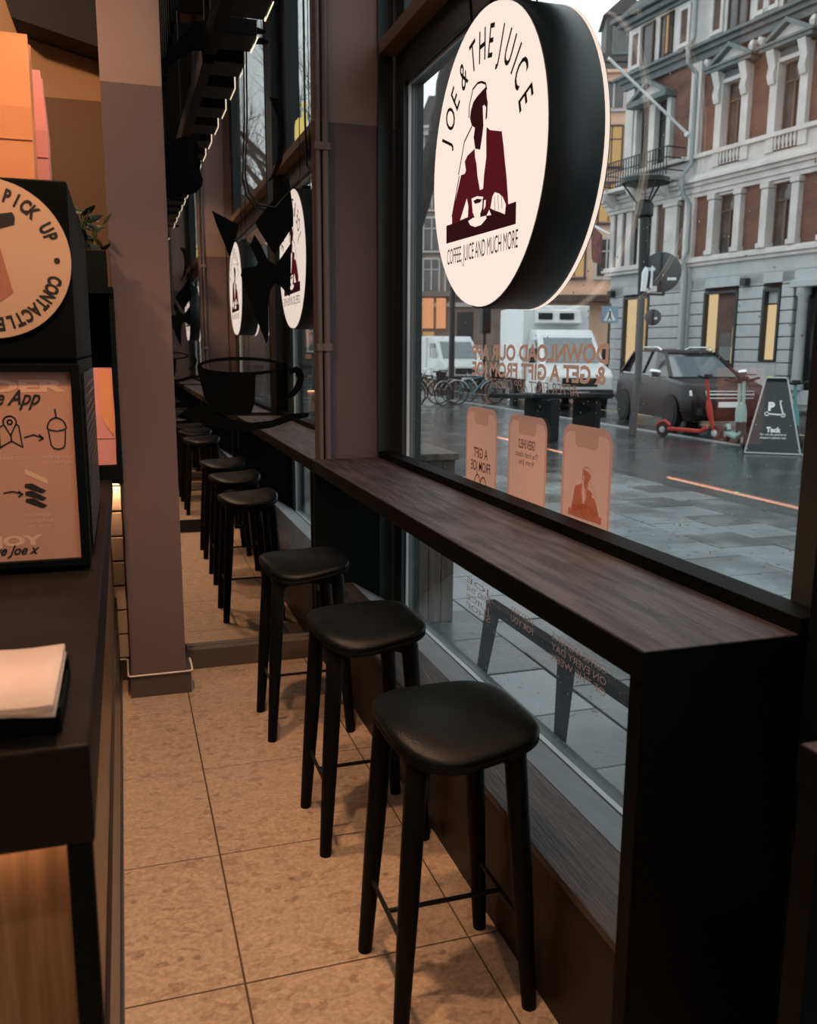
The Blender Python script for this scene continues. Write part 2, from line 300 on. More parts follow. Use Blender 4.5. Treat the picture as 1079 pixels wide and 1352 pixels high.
# ------------------------------------------------------------------ mesh builder
MW = {}
class MB:
    def __init__(s): s.v = []; s.f = []; s.mi = []; s.cur = 0
    def add(s, vs, fs):
        b = len(s.v); s.v += [Vector(p) for p in vs]
        for f in fs: s.f.append([b+i for i in f]); s.mi.append(s.cur)
        return s
    def slot(s, i): s.cur = i; return s
    def box(s, x0, x1, y0, y1, z0, z1):
        if x0 > x1: x0, x1 = x1, x0
        if y0 > y1: y0, y1 = y1, y0
        if z0 > z1: z0, z1 = z1, z0
        return s.add([(x0, y0, z0), (x1, y0, z0), (x1, y1, z0), (x0, y1, z0), (x0, y0, z1), (x1, y0, z1), (x1, y1, z1), (x0, y1, z1)],
                     [(0, 3, 2, 1), (4, 5, 6, 7), (0, 1, 5, 4), (1, 2, 6, 5), (2, 3, 7, 6), (3, 0, 4, 7)])
    def hexa(s, lo, hi):   # two quads (ccw seen from the hi side)
        return s.add(list(lo)+list(hi), [(0, 3, 2, 1), (4, 5, 6, 7), (0, 1, 5, 4), (1, 2, 6, 5), (2, 3, 7, 6), (3, 0, 4, 7)])
    def prism(s, pts, o, r, u, n, t):   # 2D outline in plane (o,r,u) thickened by t along n
        o, r, u, n = map(Vector, (o, r, u, n))
        area = sum(pts[i][0]*pts[(i+1) % len(pts)][1]-pts[(i+1) % len(pts)][0]*pts[i][1] for i in range(len(pts)))
        if (area > 0) != (r.cross(u).dot(n) > 0): pts = pts[::-1]
        k = len(pts); a = [o+r*p[0]+u*p[1] for p in pts]; b = [p+n*t for p in a]
        fs = [list(range(k))[::-1], list(range(k, 2*k))]+[(i, (i+1) % k, k+(i+1) % k, k+i) for i in range(k)]
        return s.add(a+b, fs)
    def tube(s, pts, rad, n=8, caps=True):
        pts = [Vector(p) for p in pts]; k = len(pts)
        rads = rad if isinstance(rad, (list, tuple)) else [rad]*k
        vs = []; prev = None
        for i, p in enumerate(pts):
            d = (pts[min(i+1, k-1)]-pts[max(i-1, 0)]).normalized()
            if prev is None: a = d.orthogonal().normalized()
            else:
                a = prev-d*prev.dot(d); a = a.normalized() if a.length > 1e-6 else d.orthogonal().normalized()
            prev = a; b = d.cross(a)
            for j in range(n):
                t = 2*PI*j/n; vs.append(p+(a*math.cos(t)+b*math.sin(t))*rads[i])
        fs = []
        for i in range(k-1):
            for j in range(n):
                j2 = (j+1) % n; fs.append((i*n+j, i*n+j2, (i+1)*n+j2, (i+1)*n+j))
        if caps: fs.append(list(range(n))[::-1]); fs.append([(k-1)*n+j for j in range(n)])
        return s.add(vs, fs)
    def bar(s, p0, p1, w, h, up=(0, 0, 1), w1=None, h1=None):
        p0, p1, up = Vector(p0), Vector(p1), Vector(up); d = (p1-p0).normalized()
        a = d.cross(up)
        if a.length < 1e-4: a = d.orthogonal()
        a.normalize(); b = a.cross(d)
        w1 = w if w1 is None else w1; h1 = h if h1 is None else h1
        q = lambda p, w, h: [p-a*w/2-b*h/2, p+a*w/2-b*h/2, p+a*w/2+b*h/2, p-a*w/2+b*h/2]
        A = q(p0, w, h); B = q(p1, w1, h1)
        return s.add(A+B, [(0, 1, 2, 3), (7, 6, 5, 4), (1, 0, 4, 5), (2, 1, 5, 6), (3, 2, 6, 7), (0, 3, 7, 4)])
    def lathe(s, prof, c, axis=(0, 0, 1), n=24, caps=True):   # prof: (radius, along)
        c, ax = Vector(c), Vector(axis).normalized(); a = ax.orthogonal().normalized(); b = ax.cross(a)
        vs = [c+ax*h+(a*math.cos(2*PI*j/n)+b*math.sin(2*PI*j/n))*r for r, h in prof for j in range(n)]
        k = len(prof); fs = [(i*n+j, i*n+(j+1) % n, (i+1)*n+(j+1) % n, (i+1)*n+j) for i in range(k-1) for j in range(n)]
        if caps: fs.append(list(range(n))[::-1]); fs.append([(k-1)*n+j for j in range(n)])
        return s.add(vs, fs)
    def loft(s, rings, closed=True, caps=True):
        n = len(rings[0]); k = len(rings); vs = [p for r in rings for p in r]
        fs = [(i*n+j, i*n+(j+1) % n, (i+1)*n+(j+1) % n, (i+1)*n+j) for i in range(k-1) for j in range(n if closed else n-1)]
        if caps: fs.append(list(range(n))[::-1]); fs.append([(k-1)*n+j for j in range(n)])
        return s.add(vs, fs)
    def ball(s, c, r, n=8, m=6):
        c = Vector(c); r = Vector(r) if not isinstance(r, (int, float)) else Vector((r, r, r))
        rings = []
        for i in range(1, m):
            t = PI*i/m; rings.append([c+Vector((r.x*math.sin(t)*math.cos(2*PI*j/n), r.y*math.sin(t)*math.sin(2*PI*j/n), -r.z*math.cos(t))) for j in range(n)])
        return s.loft(rings)
    def build(s, name, m, parent=None, world=False, smooth=False, bevel=0, kind=None, auto=None, bseg=2):
        me = bpy.data.meshes.new(name)
        vs = s.v
        if parent is not None and world:
            inv = MW[parent.name].inverted(); vs = [inv@p for p in s.v]
        me.from_pydata([tuple(p) for p in vs], [], s.f)
        for mm in (m if isinstance(m, list) else [m]): me.materials.append(mm)
        if isinstance(m, list): me.polygons.foreach_set('material_index', s.mi)
        if smooth:
            me.polygons.foreach_set('use_smooth', [True]*len(me.polygons))
            me.set_sharp_from_angle(angle=math.radians(auto if auto else 40))
        o = bpy.data.objects.new(name, me); COL.objects.link(o)
        if parent is not None:
            o.parent = parent; MW[o.name] = MW[parent.name].copy()
        else: MW[o.name] = Matrix()
        if bevel:
            b = o.modifiers.new('bevel', 'BEVEL'); b.width = bevel; b.segments = bseg; b.limit_method = 'ANGLE'; b.angle_limit = math.radians(35)
        if kind: o['kind'] = kind
        me.validate()
        return o
def B(*a): return MB().box(*a)
def tag(o, label, cat, group=None, kind=None):
    o['label'] = label; o['category'] = cat
    if group: o['group'] = group
    if kind: o['kind'] = kind
    return o
def struct(o, label=None):
    o['kind'] = 'structure'
    if label: o['label'] = label
    return o
def root(name, loc=(0, 0, 0), rz=0, label=None, cat=None, group=None, rot=None):
    o = bpy.data.objects.new(name, None); COL.objects.link(o); o.empty_display_size = .1
    m = Matrix.Translation(loc) @ (rot.to_4x4() if rot else Matrix.Rotation(rz, 4, 'Z'))
    o.matrix_world = m; MW[o.name] = m.copy()
    if label: tag(o, label, cat, group)
    return o
def lab(o, l): o['label'] = l; return o
def dup(o, parent=None):
    c = o.copy(); COL.objects.link(c); c.parent = parent
    for ch in list(o.children): dup(ch, c)
    return c
def inst(o, name, parent, loc, rz=0, scale=None):     # a copy of one part (mesh shared)
    c = o.copy(); COL.objects.link(c); c.parent = parent; c.location = loc; c.rotation_euler = (0, 0, rz)
    if scale: c.scale = scale
    return c

# ---- lettering
_tc = {}
def glyphs(txt, bold=0., shear=0.):
    key = (txt, bold, shear)
    if key in _tc: return _tc[key]
    cu = bpy.data.curves.new('t', 'FONT'); cu.body = txt; cu.size = 1; cu.offset = bold; cu.shear = shear
    cu.resolution_u = 3; cu.fill_mode = 'FRONT'
    ob = bpy.data.objects.new('t', cu); COL.objects.link(ob); bpy.context.view_layer.update()
    ev = ob.evaluated_get(bpy.context.evaluated_depsgraph_get()); me = ev.to_mesh()
    vs = [(v.co.x, v.co.y) for v in me.vertices]; fs = [list(p.vertices) for p in me.polygons]
    ev.to_mesh_clear(); bpy.data.objects.remove(ob); bpy.data.curves.remove(cu)
    _tc[key] = (vs, fs); return _tc[key]
def text(mb, txt, o, r, u, h, w=None, align='c', bold=0., shear=0., sx=1., rot=0):
    """flat letters of cap height h; w fits the width; o is the centre of the line (or its left end)"""
    vs, fs = glyphs(txt, bold, shear)
    if not vs: return
    x0 = min(v[0] for v in vs); x1 = max(v[0] for v in vs); y0 = 0; y1 = .7
    k = h/(y1-y0); kx = (w/(x1-x0)) if w else k*sx
    o, r, u = Vector(o), Vector(r), Vector(u)
    cx = (x0+x1)/2 if align == 'c' else x0
    ca, sa = math.cos(rot), math.sin(rot); out = []
    for x, y in vs:
        a = (x-cx)*kx; b = (y-.35)*k
        out.append(o+r*(a*ca-b*sa)+u*(a*sa+b*ca))
    n = r.cross(u)
    mb.add(out, fs)
def arc_text(mb, txt, o, r, u, R, a0, a1, h, bold=0., sx=1., flip=False):
    k = len(txt); o, r, u = Vector(o), Vector(r), Vector(u)
    for i, ch in enumerate(txt):
        if ch == ' ': continue
        a = math.radians(a0+(a1-a0)*i/(k-1))
        text(mb, ch, o+r*(R*math.cos(a))+u*(R*math.sin(a)), r, u, h, bold=bold, sx=sx, rot=a-PI/2+(PI if flip else 0))
def stroke(mb, pts, o, r, u, w):    # flat polyline print
    o, r, u = Vector(o), Vector(r), Vector(u)
    for (x0, y0), (x1, y1) in zip(pts, pts[1:]):
        d = Vector((x1-x0, y1-y0)); L = d.length
        if L < 1e-6: continue
        d /= L; nn = Vector((-d.y, d.x))*w/2; e = d*w*.3
        q = [(x0-e.x+nn.x, y0-e.y+nn.y), (x0-e.x-nn.x, y0-e.y-nn.y), (x1+e.x-nn.x, y1+e.y-nn.y), (x1+e.x+nn.x, y1+e.y+nn.y)]
        mb.add([o+r*a+u*b for a, b in q], [(0, 1, 2, 3)])
def poly(mb, pts, o, r, u):
    o, r, u = Vector(o), Vector(r), Vector(u); mb.add([o+r*a+u*b for a, b in pts], [list(range(len(pts)))])
def circ(c, R, n=28, a0=0, a1=360): return [(c[0]+R*math.cos(math.radians(a0+(a1-a0)*i/n)), c[1]+R*math.sin(math.radians(a0+(a1-a0)*i/n))) for i in range(n+(0 if a1-a0 == 360 else 1))]

X, Y, Z = Vector((1, 0, 0)), Vector((0, 1, 0)), Vector((0, 0, 1))
YM, YB = 4.35, -2.15     # mirror planes at the two ends of the room
# =================================================================== ROOM SHELL
fl = struct(B(-2.2, 1.31, -2.6, 4.8, -.06, -.004).build('floor', M['grout']))
xs = [.219+.6*k for k in range(-4, 2)]; ys = [1.993+.6*k for k in range(-8, 5)]
t0 = MB().box(  .0026, .5974, .0026, .5974, -.004, 0).build('tile', M['floor'], fl, bevel=.0012, bseg=1)
first = True
for x in xs:
    for y in ys:
        if first: t0.location = (x, y, 0); first = False
        else: inst(t0, 'tile', fl, (x, y, 0))
half = MB().box(.0026, .49, .0026, .5974, -.004, 0).build('tile', M['floor'], fl, bevel=.0012, bseg=1)
half.location = (.819, ys[0], 0)
for o in list(fl.children):     # the row of tiles along the plinth is cut at the wall
    if o is not half and abs(o.location.x-.819) < .01:
        loc = o.location.copy()
        bpy.data.objects.remove(o)
        if loc.y > ys[0]+.1: inst(half, 'tile', fl, loc)
struct(B(-2.3, 1.5, -2.7, 4.9, 5.2, 5.3).build('ceiling', M['ceil']))
struct(B(-2.3, -2.2, -2.7, 4.9, 0, 5.2).build('wall_left', M['tan']))
struct(MB().box(-2.2, -.02, 4.32, 4.9, 0, 5.2).box(-.02, 1.225, 4.362, 4.9, 0, 5.2).build('wall_back', M['tan']))
struct(B(-2.2, 1.225, -2.7, -2.162, 0, 5.2).build('wall_front', M['tan']))
struct(B(1.225, 1.42, 4.36, 4.9, 0, 5.2).build('wall_right', M['mauve']), 'two tone wall end beside the window')
struct(B(1.225, 1.42, -2.7, -2.16, 0, 5.2).build('wall_right', M['mauve']), 'two tone wall end behind the far window bay')
# pillars: mauve paint below, pale rose above
struct(B(.905, 1.225, 4.34, 4.362, 0, 5.2).build('pillar', M['mauve']), 'mauve pillar with two pipes at the end of the bar')
struct(B(.905, 1.225, -2.162, -2.14, 0, 5.2).build('pillar', M['mauve']), 'mauve pillar with two pipes, seen in the mirror')
struct(B(1.225, 1.42, 1.0, 1.28, 0, 5.2).build('pillar', M['frame']), 'dark steel pillar between the two window bays')
c = struct(B(-.026, .215, 4.0, 4.32, 0, 5.2).build('column', M['mauve'], bevel=.004), 'freestanding mauve column left of the mirror')
MB().box(-.032, .236, 3.988, 4.0, 0, .10).box(.215, .236, 4.0, 4.33, 0, .10).box(-.032, -.026, 4.0, 4.33, 0, .10).build('column_skirting', M['skirt'], c, bevel=.002)
struct(B(-1.6, -.033, 4.235, 4.32, 0, .10).build('baseboard_back', M['skirt']))
struct(B(.237, .885, 4.29, 4.344, 0, .10).build('baseboard_mirror', M['skirt'], bevel=.003), 'dark skirting under the mirror')
struct(B(-1.0, .885, -2.144, -2.09, 0, .10).build('baseboard_front', M['skirt']))
# hanging ceiling soffit, top left
struct(MB().prism([(-.371, 2.93), (-.345, 2.848), (-.025, 2.771), (-.025, 5.19), (-.371, 5.19)], (0, 4.1, 0), X, Z, Y, .21).build('ceiling_soffit', M['ceil']), 'dark slanting soffit against the tan wall, top left')
# white cable run on the skirting
cab = MB().tube([(-.5, 4.228, .107), (-.05, 4.228, .107), (-.040, 4.215, .107), (-.038, 3.99, .107), (-.030, 3.981, .107), (.232, 3.981, .107), (.242, 3.99, .108), (.243, 4.06, .112), (.238, 4.09, .13)], .0045, 8)
tag(cab.build('white_cable', M['cable'], smooth=True), 'thin white cable clipped along the top of the column skirting', 'cable')
# glazed tiles lit behind the counter
wt = struct(B(-1.3, -.03, 4.245, 4.32, .10, 1.02).build('wall_tiling', M['grout']), 'white glazed tile wall behind the counter')
tt = MB().box(.002, .238, -.012, 0, .002, .114).build('tile', M['whitetile'], wt, bevel=.005)
k = 0
for r in range(8):
    for cc in range(4):
        loc = (-.27-.24*cc+(.0 if r % 2 else .12)-.0, 4.245, .112+.118*r-.0)
        if loc[0]+.24 > -.03: loc = (-.27, loc[1], loc[2])
        if k == 0: tt.location = loc
        else: inst(tt, 'tile', wt, loc)
        k += 1

# =================================================================== WINDOWS
def window(name, y0, y1, label):
    w = root(name, (1.35, (y0+y1)/2, 0)); w['kind'] = 'structure'; w['label'] = label
    f = M['frame']
    def p(mb, nm, m, **k): return mb.build(nm, m, w, world=True, **k)
    p(MB().box(1.31, 1.41, y1, y1+.13, 0, 5.2).box(1.225, 1.30, y1+.135, y1+.155, 0, 5.2), 'jamb', f, bevel=.002)
    p(MB().box(1.31, 1.41, y0-.19, y0, 0, 5.2), 'jamb', f, bevel=.002)
    p(MB().box(1.31, 1.41, y0, y1, 2.78, 2.93), 'transom', f, bevel=.002)
    p(MB().box(1.225, 1.31, y0-.15, y1+.12, 2.925, 2.985), 'transom_ledge', M['ledge'], bevel=.003)
    p(MB().box(1.31, 1.41, y0, y1, 0, .215), 'bottom_rail', f)
    p(MB().box(1.31, 1.41, y0, y1, 5.0, 5.2), 'top_rail', f)
    p(MB().box(1.332, 1.345, y1-.012, y1, .215, 2.78).box(1.332, 1.345, y0, y0+.012, .215, 2.78).box(1.326, 1.345, y0, y1, .215, .232).box(1.332, 1.345, y0, y1, 2.768, 2.78), 'glazing_bead', M['gasket'])
    p(MB().box(1.347, 1.353, y0, y1, .215, 2.78), 'pane', M['glass'])
    p(MB().box(1.347, 1.353, y0, y1, 2.93, 5.0), 'pane', M['glass'])
    return w
w1 = window('window_1', 1.46, 4.19, 'tall shop window beside the bar, lettering stuck on its glass')
w2 = window('window_2', -1.97, .80, 'tall shop window of the second bay, seen in the mirror')
struct(B(1.216, 1.309, .99, 1.30, 0, 1.45).build('trim_1', M['blackpaint']), 'black casing at the foot of the pillar between the bays')
# rain drops on the street side of the first pane
rd = MB(); random.seed(3)
for i in range(900):
    yy = random.uniform(1.5, 4.15); zz = random.choice([random.uniform(1.04, 1.9), random.uniform(.25, .95), random.uniform(1.05, 2.7)])
    r = random.choice([.0012, .0015, .002, .003])
    rd.ball((1.3535, yy, zz), (.0009, r, r*random.uniform(1, 1.5)), 6, 4)
rd.build('raindrops', M['drop'], w1, world=True, smooth=True, kind='stuff')

# =================================================================== BAR AND PLINTH
def bar(y0, y1, label):
    b = root('window_bar', (.885, y0, 0), label=label, cat='bar counter')
    def p(mb, nm, m, **k): return mb.build(nm, m, b, world=True, **k)
    p(MB().box(.885, 1.232, y0, y1, .962, 1.02), 'bar_top', M['wood'], bevel=.002)
    p(MB().box(.8805, .8848, y0-.0035, y1, .962, 1.0185).box(.8848, 1.308, y0-.0035, y0-.0005, .962, 1.0185), 'edge_shade', M['wood_dark'])  # near-black sheets paint shade onto the bar's front and near edges
    p(MB().box(1.232, 1.308, y0, y1, .962, 1.052), 'back_rail', M['wood_dark'], bevel=.002)
    p(MB().box(.886, 1.308, y0, y0+.045, 0, .961), 'end_panel', M['wood_dark'], bevel=.002)
    p(MB().box(.886, 1.224, y1-.045, y1, 0, .961), 'end_panel', M['blackpaint'], bevel=.002)
    return b
def plinth(y0, y1, label):
    b = root('window_plinth', (.89, y0, 0), label=label, cat='plinth')
    def p(mb, nm, m, **k): return mb.build(nm, m, b, world=True, **k)
    p(MB().box(.905, 1.07, y0, y1, 0, .36).box(1.07, 1.30, y0, y1, 0, .19), 'front_board', M['front_oak'])
    p(MB().box(.893, 1.075, y0, y1, .361, .383), 'top_board', M['plinth'], bevel=.0015)
    p(MB().hexa([(1.076, y0, .361), (1.305, y0, .205), (1.305, y1, .205), (1.076, y1, .361)], [(1.076, y0, .384), (1.305, y0, .245), (1.305, y1, .245), (1.076, y1, .384)]), 'steel_sill', M['sillmetal'])
    return b
bar(1.34, 4.335, 'dark oak window bar running from the near end panel to the mirror')
plinth(1.386, 4.289, 'dark boxed plinth below the near window bar with a sloping steel sill')
bar(-2.135, .94, 'dark oak window bar of the second bay, seen only in the mirror')
plinth(-2.089, .894, 'dark boxed plinth under the second bar, seen only in the mirror')

# =================================================================== MIRRORS WITH BLACK FIGURE DECALS
DEC = {
'hat_decal': [(0.221,2.808),(0.301,2.889),(0.373,2.984),(0.476,3.012),(0.581,3.018),(0.703,2.984),(0.696,2.970),(0.584,2.954),(0.579,2.943),(0.690,2.953),(0.715,2.938),(0.700,2.926),(0.588,2.918),(0.487,2.881),(0.368,2.866),(0.229,2.771),(.1,2.70),(.06,2.76)],
'face_decal': [(0.12,2.40),(0.17,2.45),(0.233,2.457),(0.275,2.488),(0.325,2.503),(0.374,2.503),(0.385,2.458),(0.377,2.428),(0.393,2.398),(0.385,2.361),(0.398,2.322),(0.392,2.293),(0.366,2.264),(0.315,2.246),(0.225,2.230),(.13,2.24)],
'scarf_decal': [(0.710,2.704),(0.764,2.694),(0.776,2.623),(0.779,2.525),(0.764,2.424),(0.728,2.352),(0.691,2.325),(0.718,2.367),(0.743,2.438),(0.753,2.543),(0.745,2.621),(0.725,2.668)],
'lapel_decal': [(0.434,2.188),(0.484,2.164),(0.553,2.132),(0.553,2.112),(0.509,1.979),(0.490,2.034),(0.452,2.128)],
'collar_decal': [(0.794,2.358),(0.765,2.314),(0.710,2.241),(0.661,2.183),(0.634,2.146),(0.639,2.126),(0.719,2.001),(0.812,2.139),(0.813,2.205)],
'tie_decal': [(0.627,2.091),(0.605,2.039),(0.640,1.964),(0.634,1.948),(0.571,1.936),(0.557,1.904),(0.588,1.812),(0.628,1.698),(0.663,1.609),(0.670,1.585),(0.682,1.614),(0.685,1.762),(0.696,1.836),(0.718,1.870),(0.750,1.853),(0.789,1.809),(0.797,1.932),(0.799,2.059),(0.753,1.993),(0.725,1.956),(0.688,1.976),(0.658,2.041)],
'saucer_decal': [(0.234,1.242),(0.277,1.270),(0.330,1.287),(0.395,1.287),(0.413,1.257),(0.476,1.224),(0.594,1.208),(0.693,1.217),(0.754,1.241),(0.788,1.249),(0.878,1.252),(0.872,1.231),(0.787,1.213),(0.681,1.179),(0.560,1.168),(0.453,1.178),(0.327,1.216)],
}
def mirror(y, sgn, label):
    # sgn -1: faces -Y (towards the photographer)
    mr = root('wall_mirror', (.47, y, .1), label=label, cat='mirror')
    B(.03 if sgn < 0 else -1.0, .904, y, y-sgn*.012, .10, 5.1).build('mirror_glass', M['mirror'], mr, world=True)
    def put(nm, pts): MB().prism(pts, (0, y+sgn*.0006, 0), X, Z, Y*sgn, .0006).build(nm, M['decal'], mr, world=True)
    for nm, pts in DEC.items(): put(nm, pts)
    el = lambda a, b, n0, n1: [(.548+a*math.cos(2*PI*i/40), 1.479+b*math.sin(2*PI*i/40)) for i in range(n0, n1+1)]
    cup = MB()
    for i in range(40):
        A = el(.208, .044, i, i+1); C_ = el(.186, .028, i, i+1)
        cup.prism([A[0], A[1], C_[1], C_[0]], (0, y+sgn*.0006, 0), X, Z, Y*sgn, .0006)
    cup.prism([(0.340,1.473),(0.365,1.458),(0.42,1.445),(0.50,1.438),(0.56,1.437),(0.616,1.440),(0.609,1.303),(0.586,1.244),(0.476,1.246),(0.413,1.268),(0.371,1.327)], (0, y+sgn*.0006, 0), X, Z, Y*sgn, .0006)
    cup.prism([(0.772,1.462),(0.814,1.478),(0.844,1.465),(0.854,1.426),(0.842,1.377),(0.806,1.334),(0.750,1.312),(0.757,1.332),(0.798,1.367),(0.819,1.416),(0.808,1.447),(0.783,1.441)], (0, y+sgn*.0006, 0), X, Z, Y*sgn, .0006)
    cup.build('cup_decal', M['decal'], mr, world=True)
mirror(YM-.005, -1, 'wall mirror at the end of the bar with a black coffee cup sticker')
mirror(YB-.005, 1, 'second wall mirror behind the photographer, seen as a reflection of a reflection')

# pipes on the pillars
def pipes(y, s, label):
    for k, (x, r) in enumerate(((.930, .012), (.966, .016))):
        t = root('wall_pipe', (x, y, 1.02), label=label[k], cat='pipe', group='pipes on the pillars')
        MB().tube([(x, y, 1.021), (x, y, 5.19)], r, 12).build('pipe', M['pipe'], t, world=True, smooth=True)
        for z in (1.57, 2.5): B(x-r-.006, x+r+.006, y-r-.004, y+r+.004 if s < 0 else y+r+.004, z-.018, z+.018).build('clip', M['pipe'], t, world=True, bevel=.003)
pipes(4.318, -1, ['slimmer painted pipe on the pillar, next to the mirror edge', 'thicker painted pipe on the pillar, next to the window'])
pipes(-2.118, 1, ['slimmer painted pipe on the far pillar seen in the mirror', 'thicker painted pipe on the far pillar seen in the mirror'])

# =================================================================== ROUND LIGHTBOX SIGNS
ART = {
'head': [(0.032,0.210),(0.041,0.174),(0.048,0.162),(0.045,0.118),(0.032,0.114),(0.035,0.151),(0.019,0.161),(0.008,0.160),(0.017,0.101),(0.009,0.074),(-0.006,0.036),(-0.048,0.047),(-0.063,0.084),(-0.054,0.111),(-0.081,0.123),(-0.098,0.150),(-0.090,0.172),(-0.071,0.191),(-0.039,0.200),(0.001,0.206)],
'lt': [(-0.051,0.048),(-0.115,0.039),(-0.137,0.025),(-0.125,-0.005),(-0.138,-0.013),(-0.169,-0.011),(-0.191,-0.044),(-0.224,-0.090),(-0.249,-0.131),(-0.248,-0.157),(-0.173,-0.155),(-0.134,-0.115),(-0.112,-0.093),(-0.076,-0.117),(-0.057,-0.102),(0.006,-0.099),(-0.023,-0.042),(-0.037,0.008)],
'rt': [(0.043,0.092),(0.070,0.077),(0.160,0.054),(0.175,0.012),(0.190,-0.040),(0.203,-0.081),(0.215,-0.132),(0.220,-0.161),(0.060,-0.157),(0.035,-0.127),(0.022,-0.102),(0.030,-0.045),(0.045,0.004),(0.041,0.062)],
'table': [(-0.304,-0.155),(0.275,-0.160),(0.276,-0.222),(-0.302,-0.215)],
'cup': [(-0.070,-0.100),(-0.023,-0.100),(0.026,-0.109),(0.033,-0.121),(0.050,-0.122),(0.048,-0.141),(0.015,-0.160),(-0.000,-0.168),(-0.037,-0.166),(-0.058,-0.144)],
'saucer': [(-0.096,-0.166),(-0.054,-0.161),(0.005,-0.167),(0.053,-0.169),(0.058,-0.178),(0.014,-0.192),(-0.035,-0.192),(-0.078,-0.181)],
'rhand': [(0.087,-0.152),(0.101,-0.120),(0.118,-0.110),(0.151,-0.119),(0.178,-0.132),(0.204,-0.158),(0.198,-0.185),(0.166,-0.175),(0.121,-0.163)],
'lhand': [(-0.170,-0.154),(-0.134,-0.116),(-0.112,-0.093),(-0.097,-0.120),(-0.100,-0.153)],
'spoon': [(0.057,-0.170),(0.078,-0.155),(0.095,-0.173)],
'collar': [(-0.051,0.046),(-0.027,0.038),(-0.009,0.003),(-0.028,-0.011),(-0.046,0.021)],
'coffee': [(-0.053,-0.109),(-0.020,-0.108),(0.020,-0.116),(0.004,-0.123),(-0.039,-0.121)],
'cap': [(-0.107,0.155),(-0.105,0.187),(-0.077,0.230),(-0.038,0.238),(-0.006,0.233),(0.027,0.220),(0.037,0.202)],
'arm': [(-0.193,-0.004),(-0.181,0.016),(-0.143,0.088),(-0.081,0.120)],
'sleeve': [(-0.187,-0.013),(-0.217,-0.071),(-0.249,-0.130)],
}
def figure(o, r, u, s, n, mats, parent, nm):
    """the seated man printed as flat shapes; o centre, s scale"""
    sc = lambda k: [(a*s, b*s) for a, b in ART[k]]
    d = mats[0]
    m1 = MB(); poly(m1, sc('head'), o+n*.0004, r, u); poly(m1, sc('table'), o+n*.0004, r, u)
    for k in ('cap', 'arm', 'sleeve'): stroke(m1, sc(k), o+n*.0004, r, u, .007*s)
    lab(m1.build(nm+'_head_print', mats[0], parent, world=True), 'dark print of a capped head and table edge')
    m2 = MB(); poly(m2, sc('lt'), o+n*.0005, r, u); poly(m2, sc('rt'), o+n*.0005, r, u); poly(m2, [(a*s, b*s) for a, b in [(-.235, -.157), (-.16, -.12), (-.112, -.090), (-.03, -.085), (.03, -.085), (.10, -.10), (.21, -.125), (.22, -.161)]], o+n*.0003, r, u)
    lab(m2.build(nm+'_jacket_print', mats[1], parent, world=True), 'maroon print of a jacket')
    m3 = MB()
    for k, nm3 in (('rhand', '_hand_print'), ('lhand', '_hand_print'), ('collar', '_collar_print')):
        mk = MB(); poly(mk, sc(k), o+n*.0009, r, u); mk.build(nm+nm3, mats[2], parent, world=True)
    for k in ('saucer', 'spoon'): poly(m3, sc(k), o+n*.0009, r, u)
    poly(m3, sc('cup'), o+n*.0010, r, u)
    lab(m3.build(nm+'_cup_print', mats[2], parent, world=True), 'pale print of a coffee cup on its saucer')
    m4 = MB(); poly(m4, sc('coffee'), o+n*.0013, r, u); m4.build(nm+'_coffee_print', mats[0], parent, world=True); m4 = MB()
    stroke(m4, [(x*s, y*s) for x, y in [(.03, -.118), (.028, -.146), (.012, -.16)]], o+n*.0013, r, u, .012*s)
    m4.build(nm+'_handle_print', mats[0], parent, world=True)
    for k in range(3):
        m4 = MB(); stroke(m4, [(x*s, y*s) for x, y in [(.118+.026*k, -.122), (.125+.026*k, -.165)]], o+n*.0013, r, u, .003*s); m4.build(nm+'_finger_line', mats[0], parent, world=True)
def sign(yc, zc, label):
    R = .443; x0, x1 = 1.1, 1.30
    s = root('lightbox_sign', (1.2, yc, zc), label=label, cat='sign', group='round lit shop signs')
    c = Vector((x0, yc, zc))
    MB().lathe([(R*.97, .012), (R, .012), (R+.004, .018), (R+.004, .182), (R, .188), (R*.97, .188)], c, X, 72).build('drum', M['drum'], s, world=True, smooth=True)
    MB().lathe([(R-.004, 0), (R-.002, .011)], c, X, 72).build('face', M['signface'], s, world=True, smooth=True, auto=30)
    MB().lathe([(R-.002, .189), (R-.004, .2)], c, X, 72).build('back_face', M['signback_face'], s, world=True, smooth=True, auto=30)
    MB().lathe([(R+.0045, .178), (R+.006, .182), (R+.006, .190), (R+.001, .194)], c, X, 72, caps=False).build('lit_rim', M['signedge'], s, world=True, smooth=True)
    r, u, n = -Y, Z, -X
    mb = MB(); o = c+n*.0005
    for ch, an_ in zip('JOE&THEJUICE', (160, 146, 134, 119, 104, 91, 79, 66, 53, 42.5, 33, 18.5)):
        an_ = math.radians(an_); text(mb, ch, o+r*(.338*math.cos(an_))+u*(.338*math.sin(an_)), r, u, .094, bold=.006, sx=.66, rot=an_-PI/2)
    mb.build('name_lettering', M['print_black'], s, world=True)
    mb = MB(); text(mb, 'COFFEE, JUICE AND MUCH MORE', o+u*-.262, r, u, .052, w=.585)
    mb.build('tagline_lettering', M['print_black'], s, world=True)
    figure(o, r, u, 1.0, n, (M['print_brown'], M['print_maroon'], M['signface']), s, 'figure')
    for dy in (-.16, .16): MB().tube([(1.2, yc+dy, zc+.405), (1.2, yc+dy, 5.195)], .003, 8).build('hanger', M['blackmetal'], s, world=True, smooth=True)
    B(1.17, 1.23, yc-.06, yc+.06, zc+R-.004, zc+R+.02).build('bracket', M['blackmetal'], s, world=True, bevel=.004)
    return s
sign(2.705, 2.14, 'large round glowing sign with a seated man, hanging over the bar')
sign(-.35, 2.14, 'round glowing sign of the second bay, seen only in the mirror')
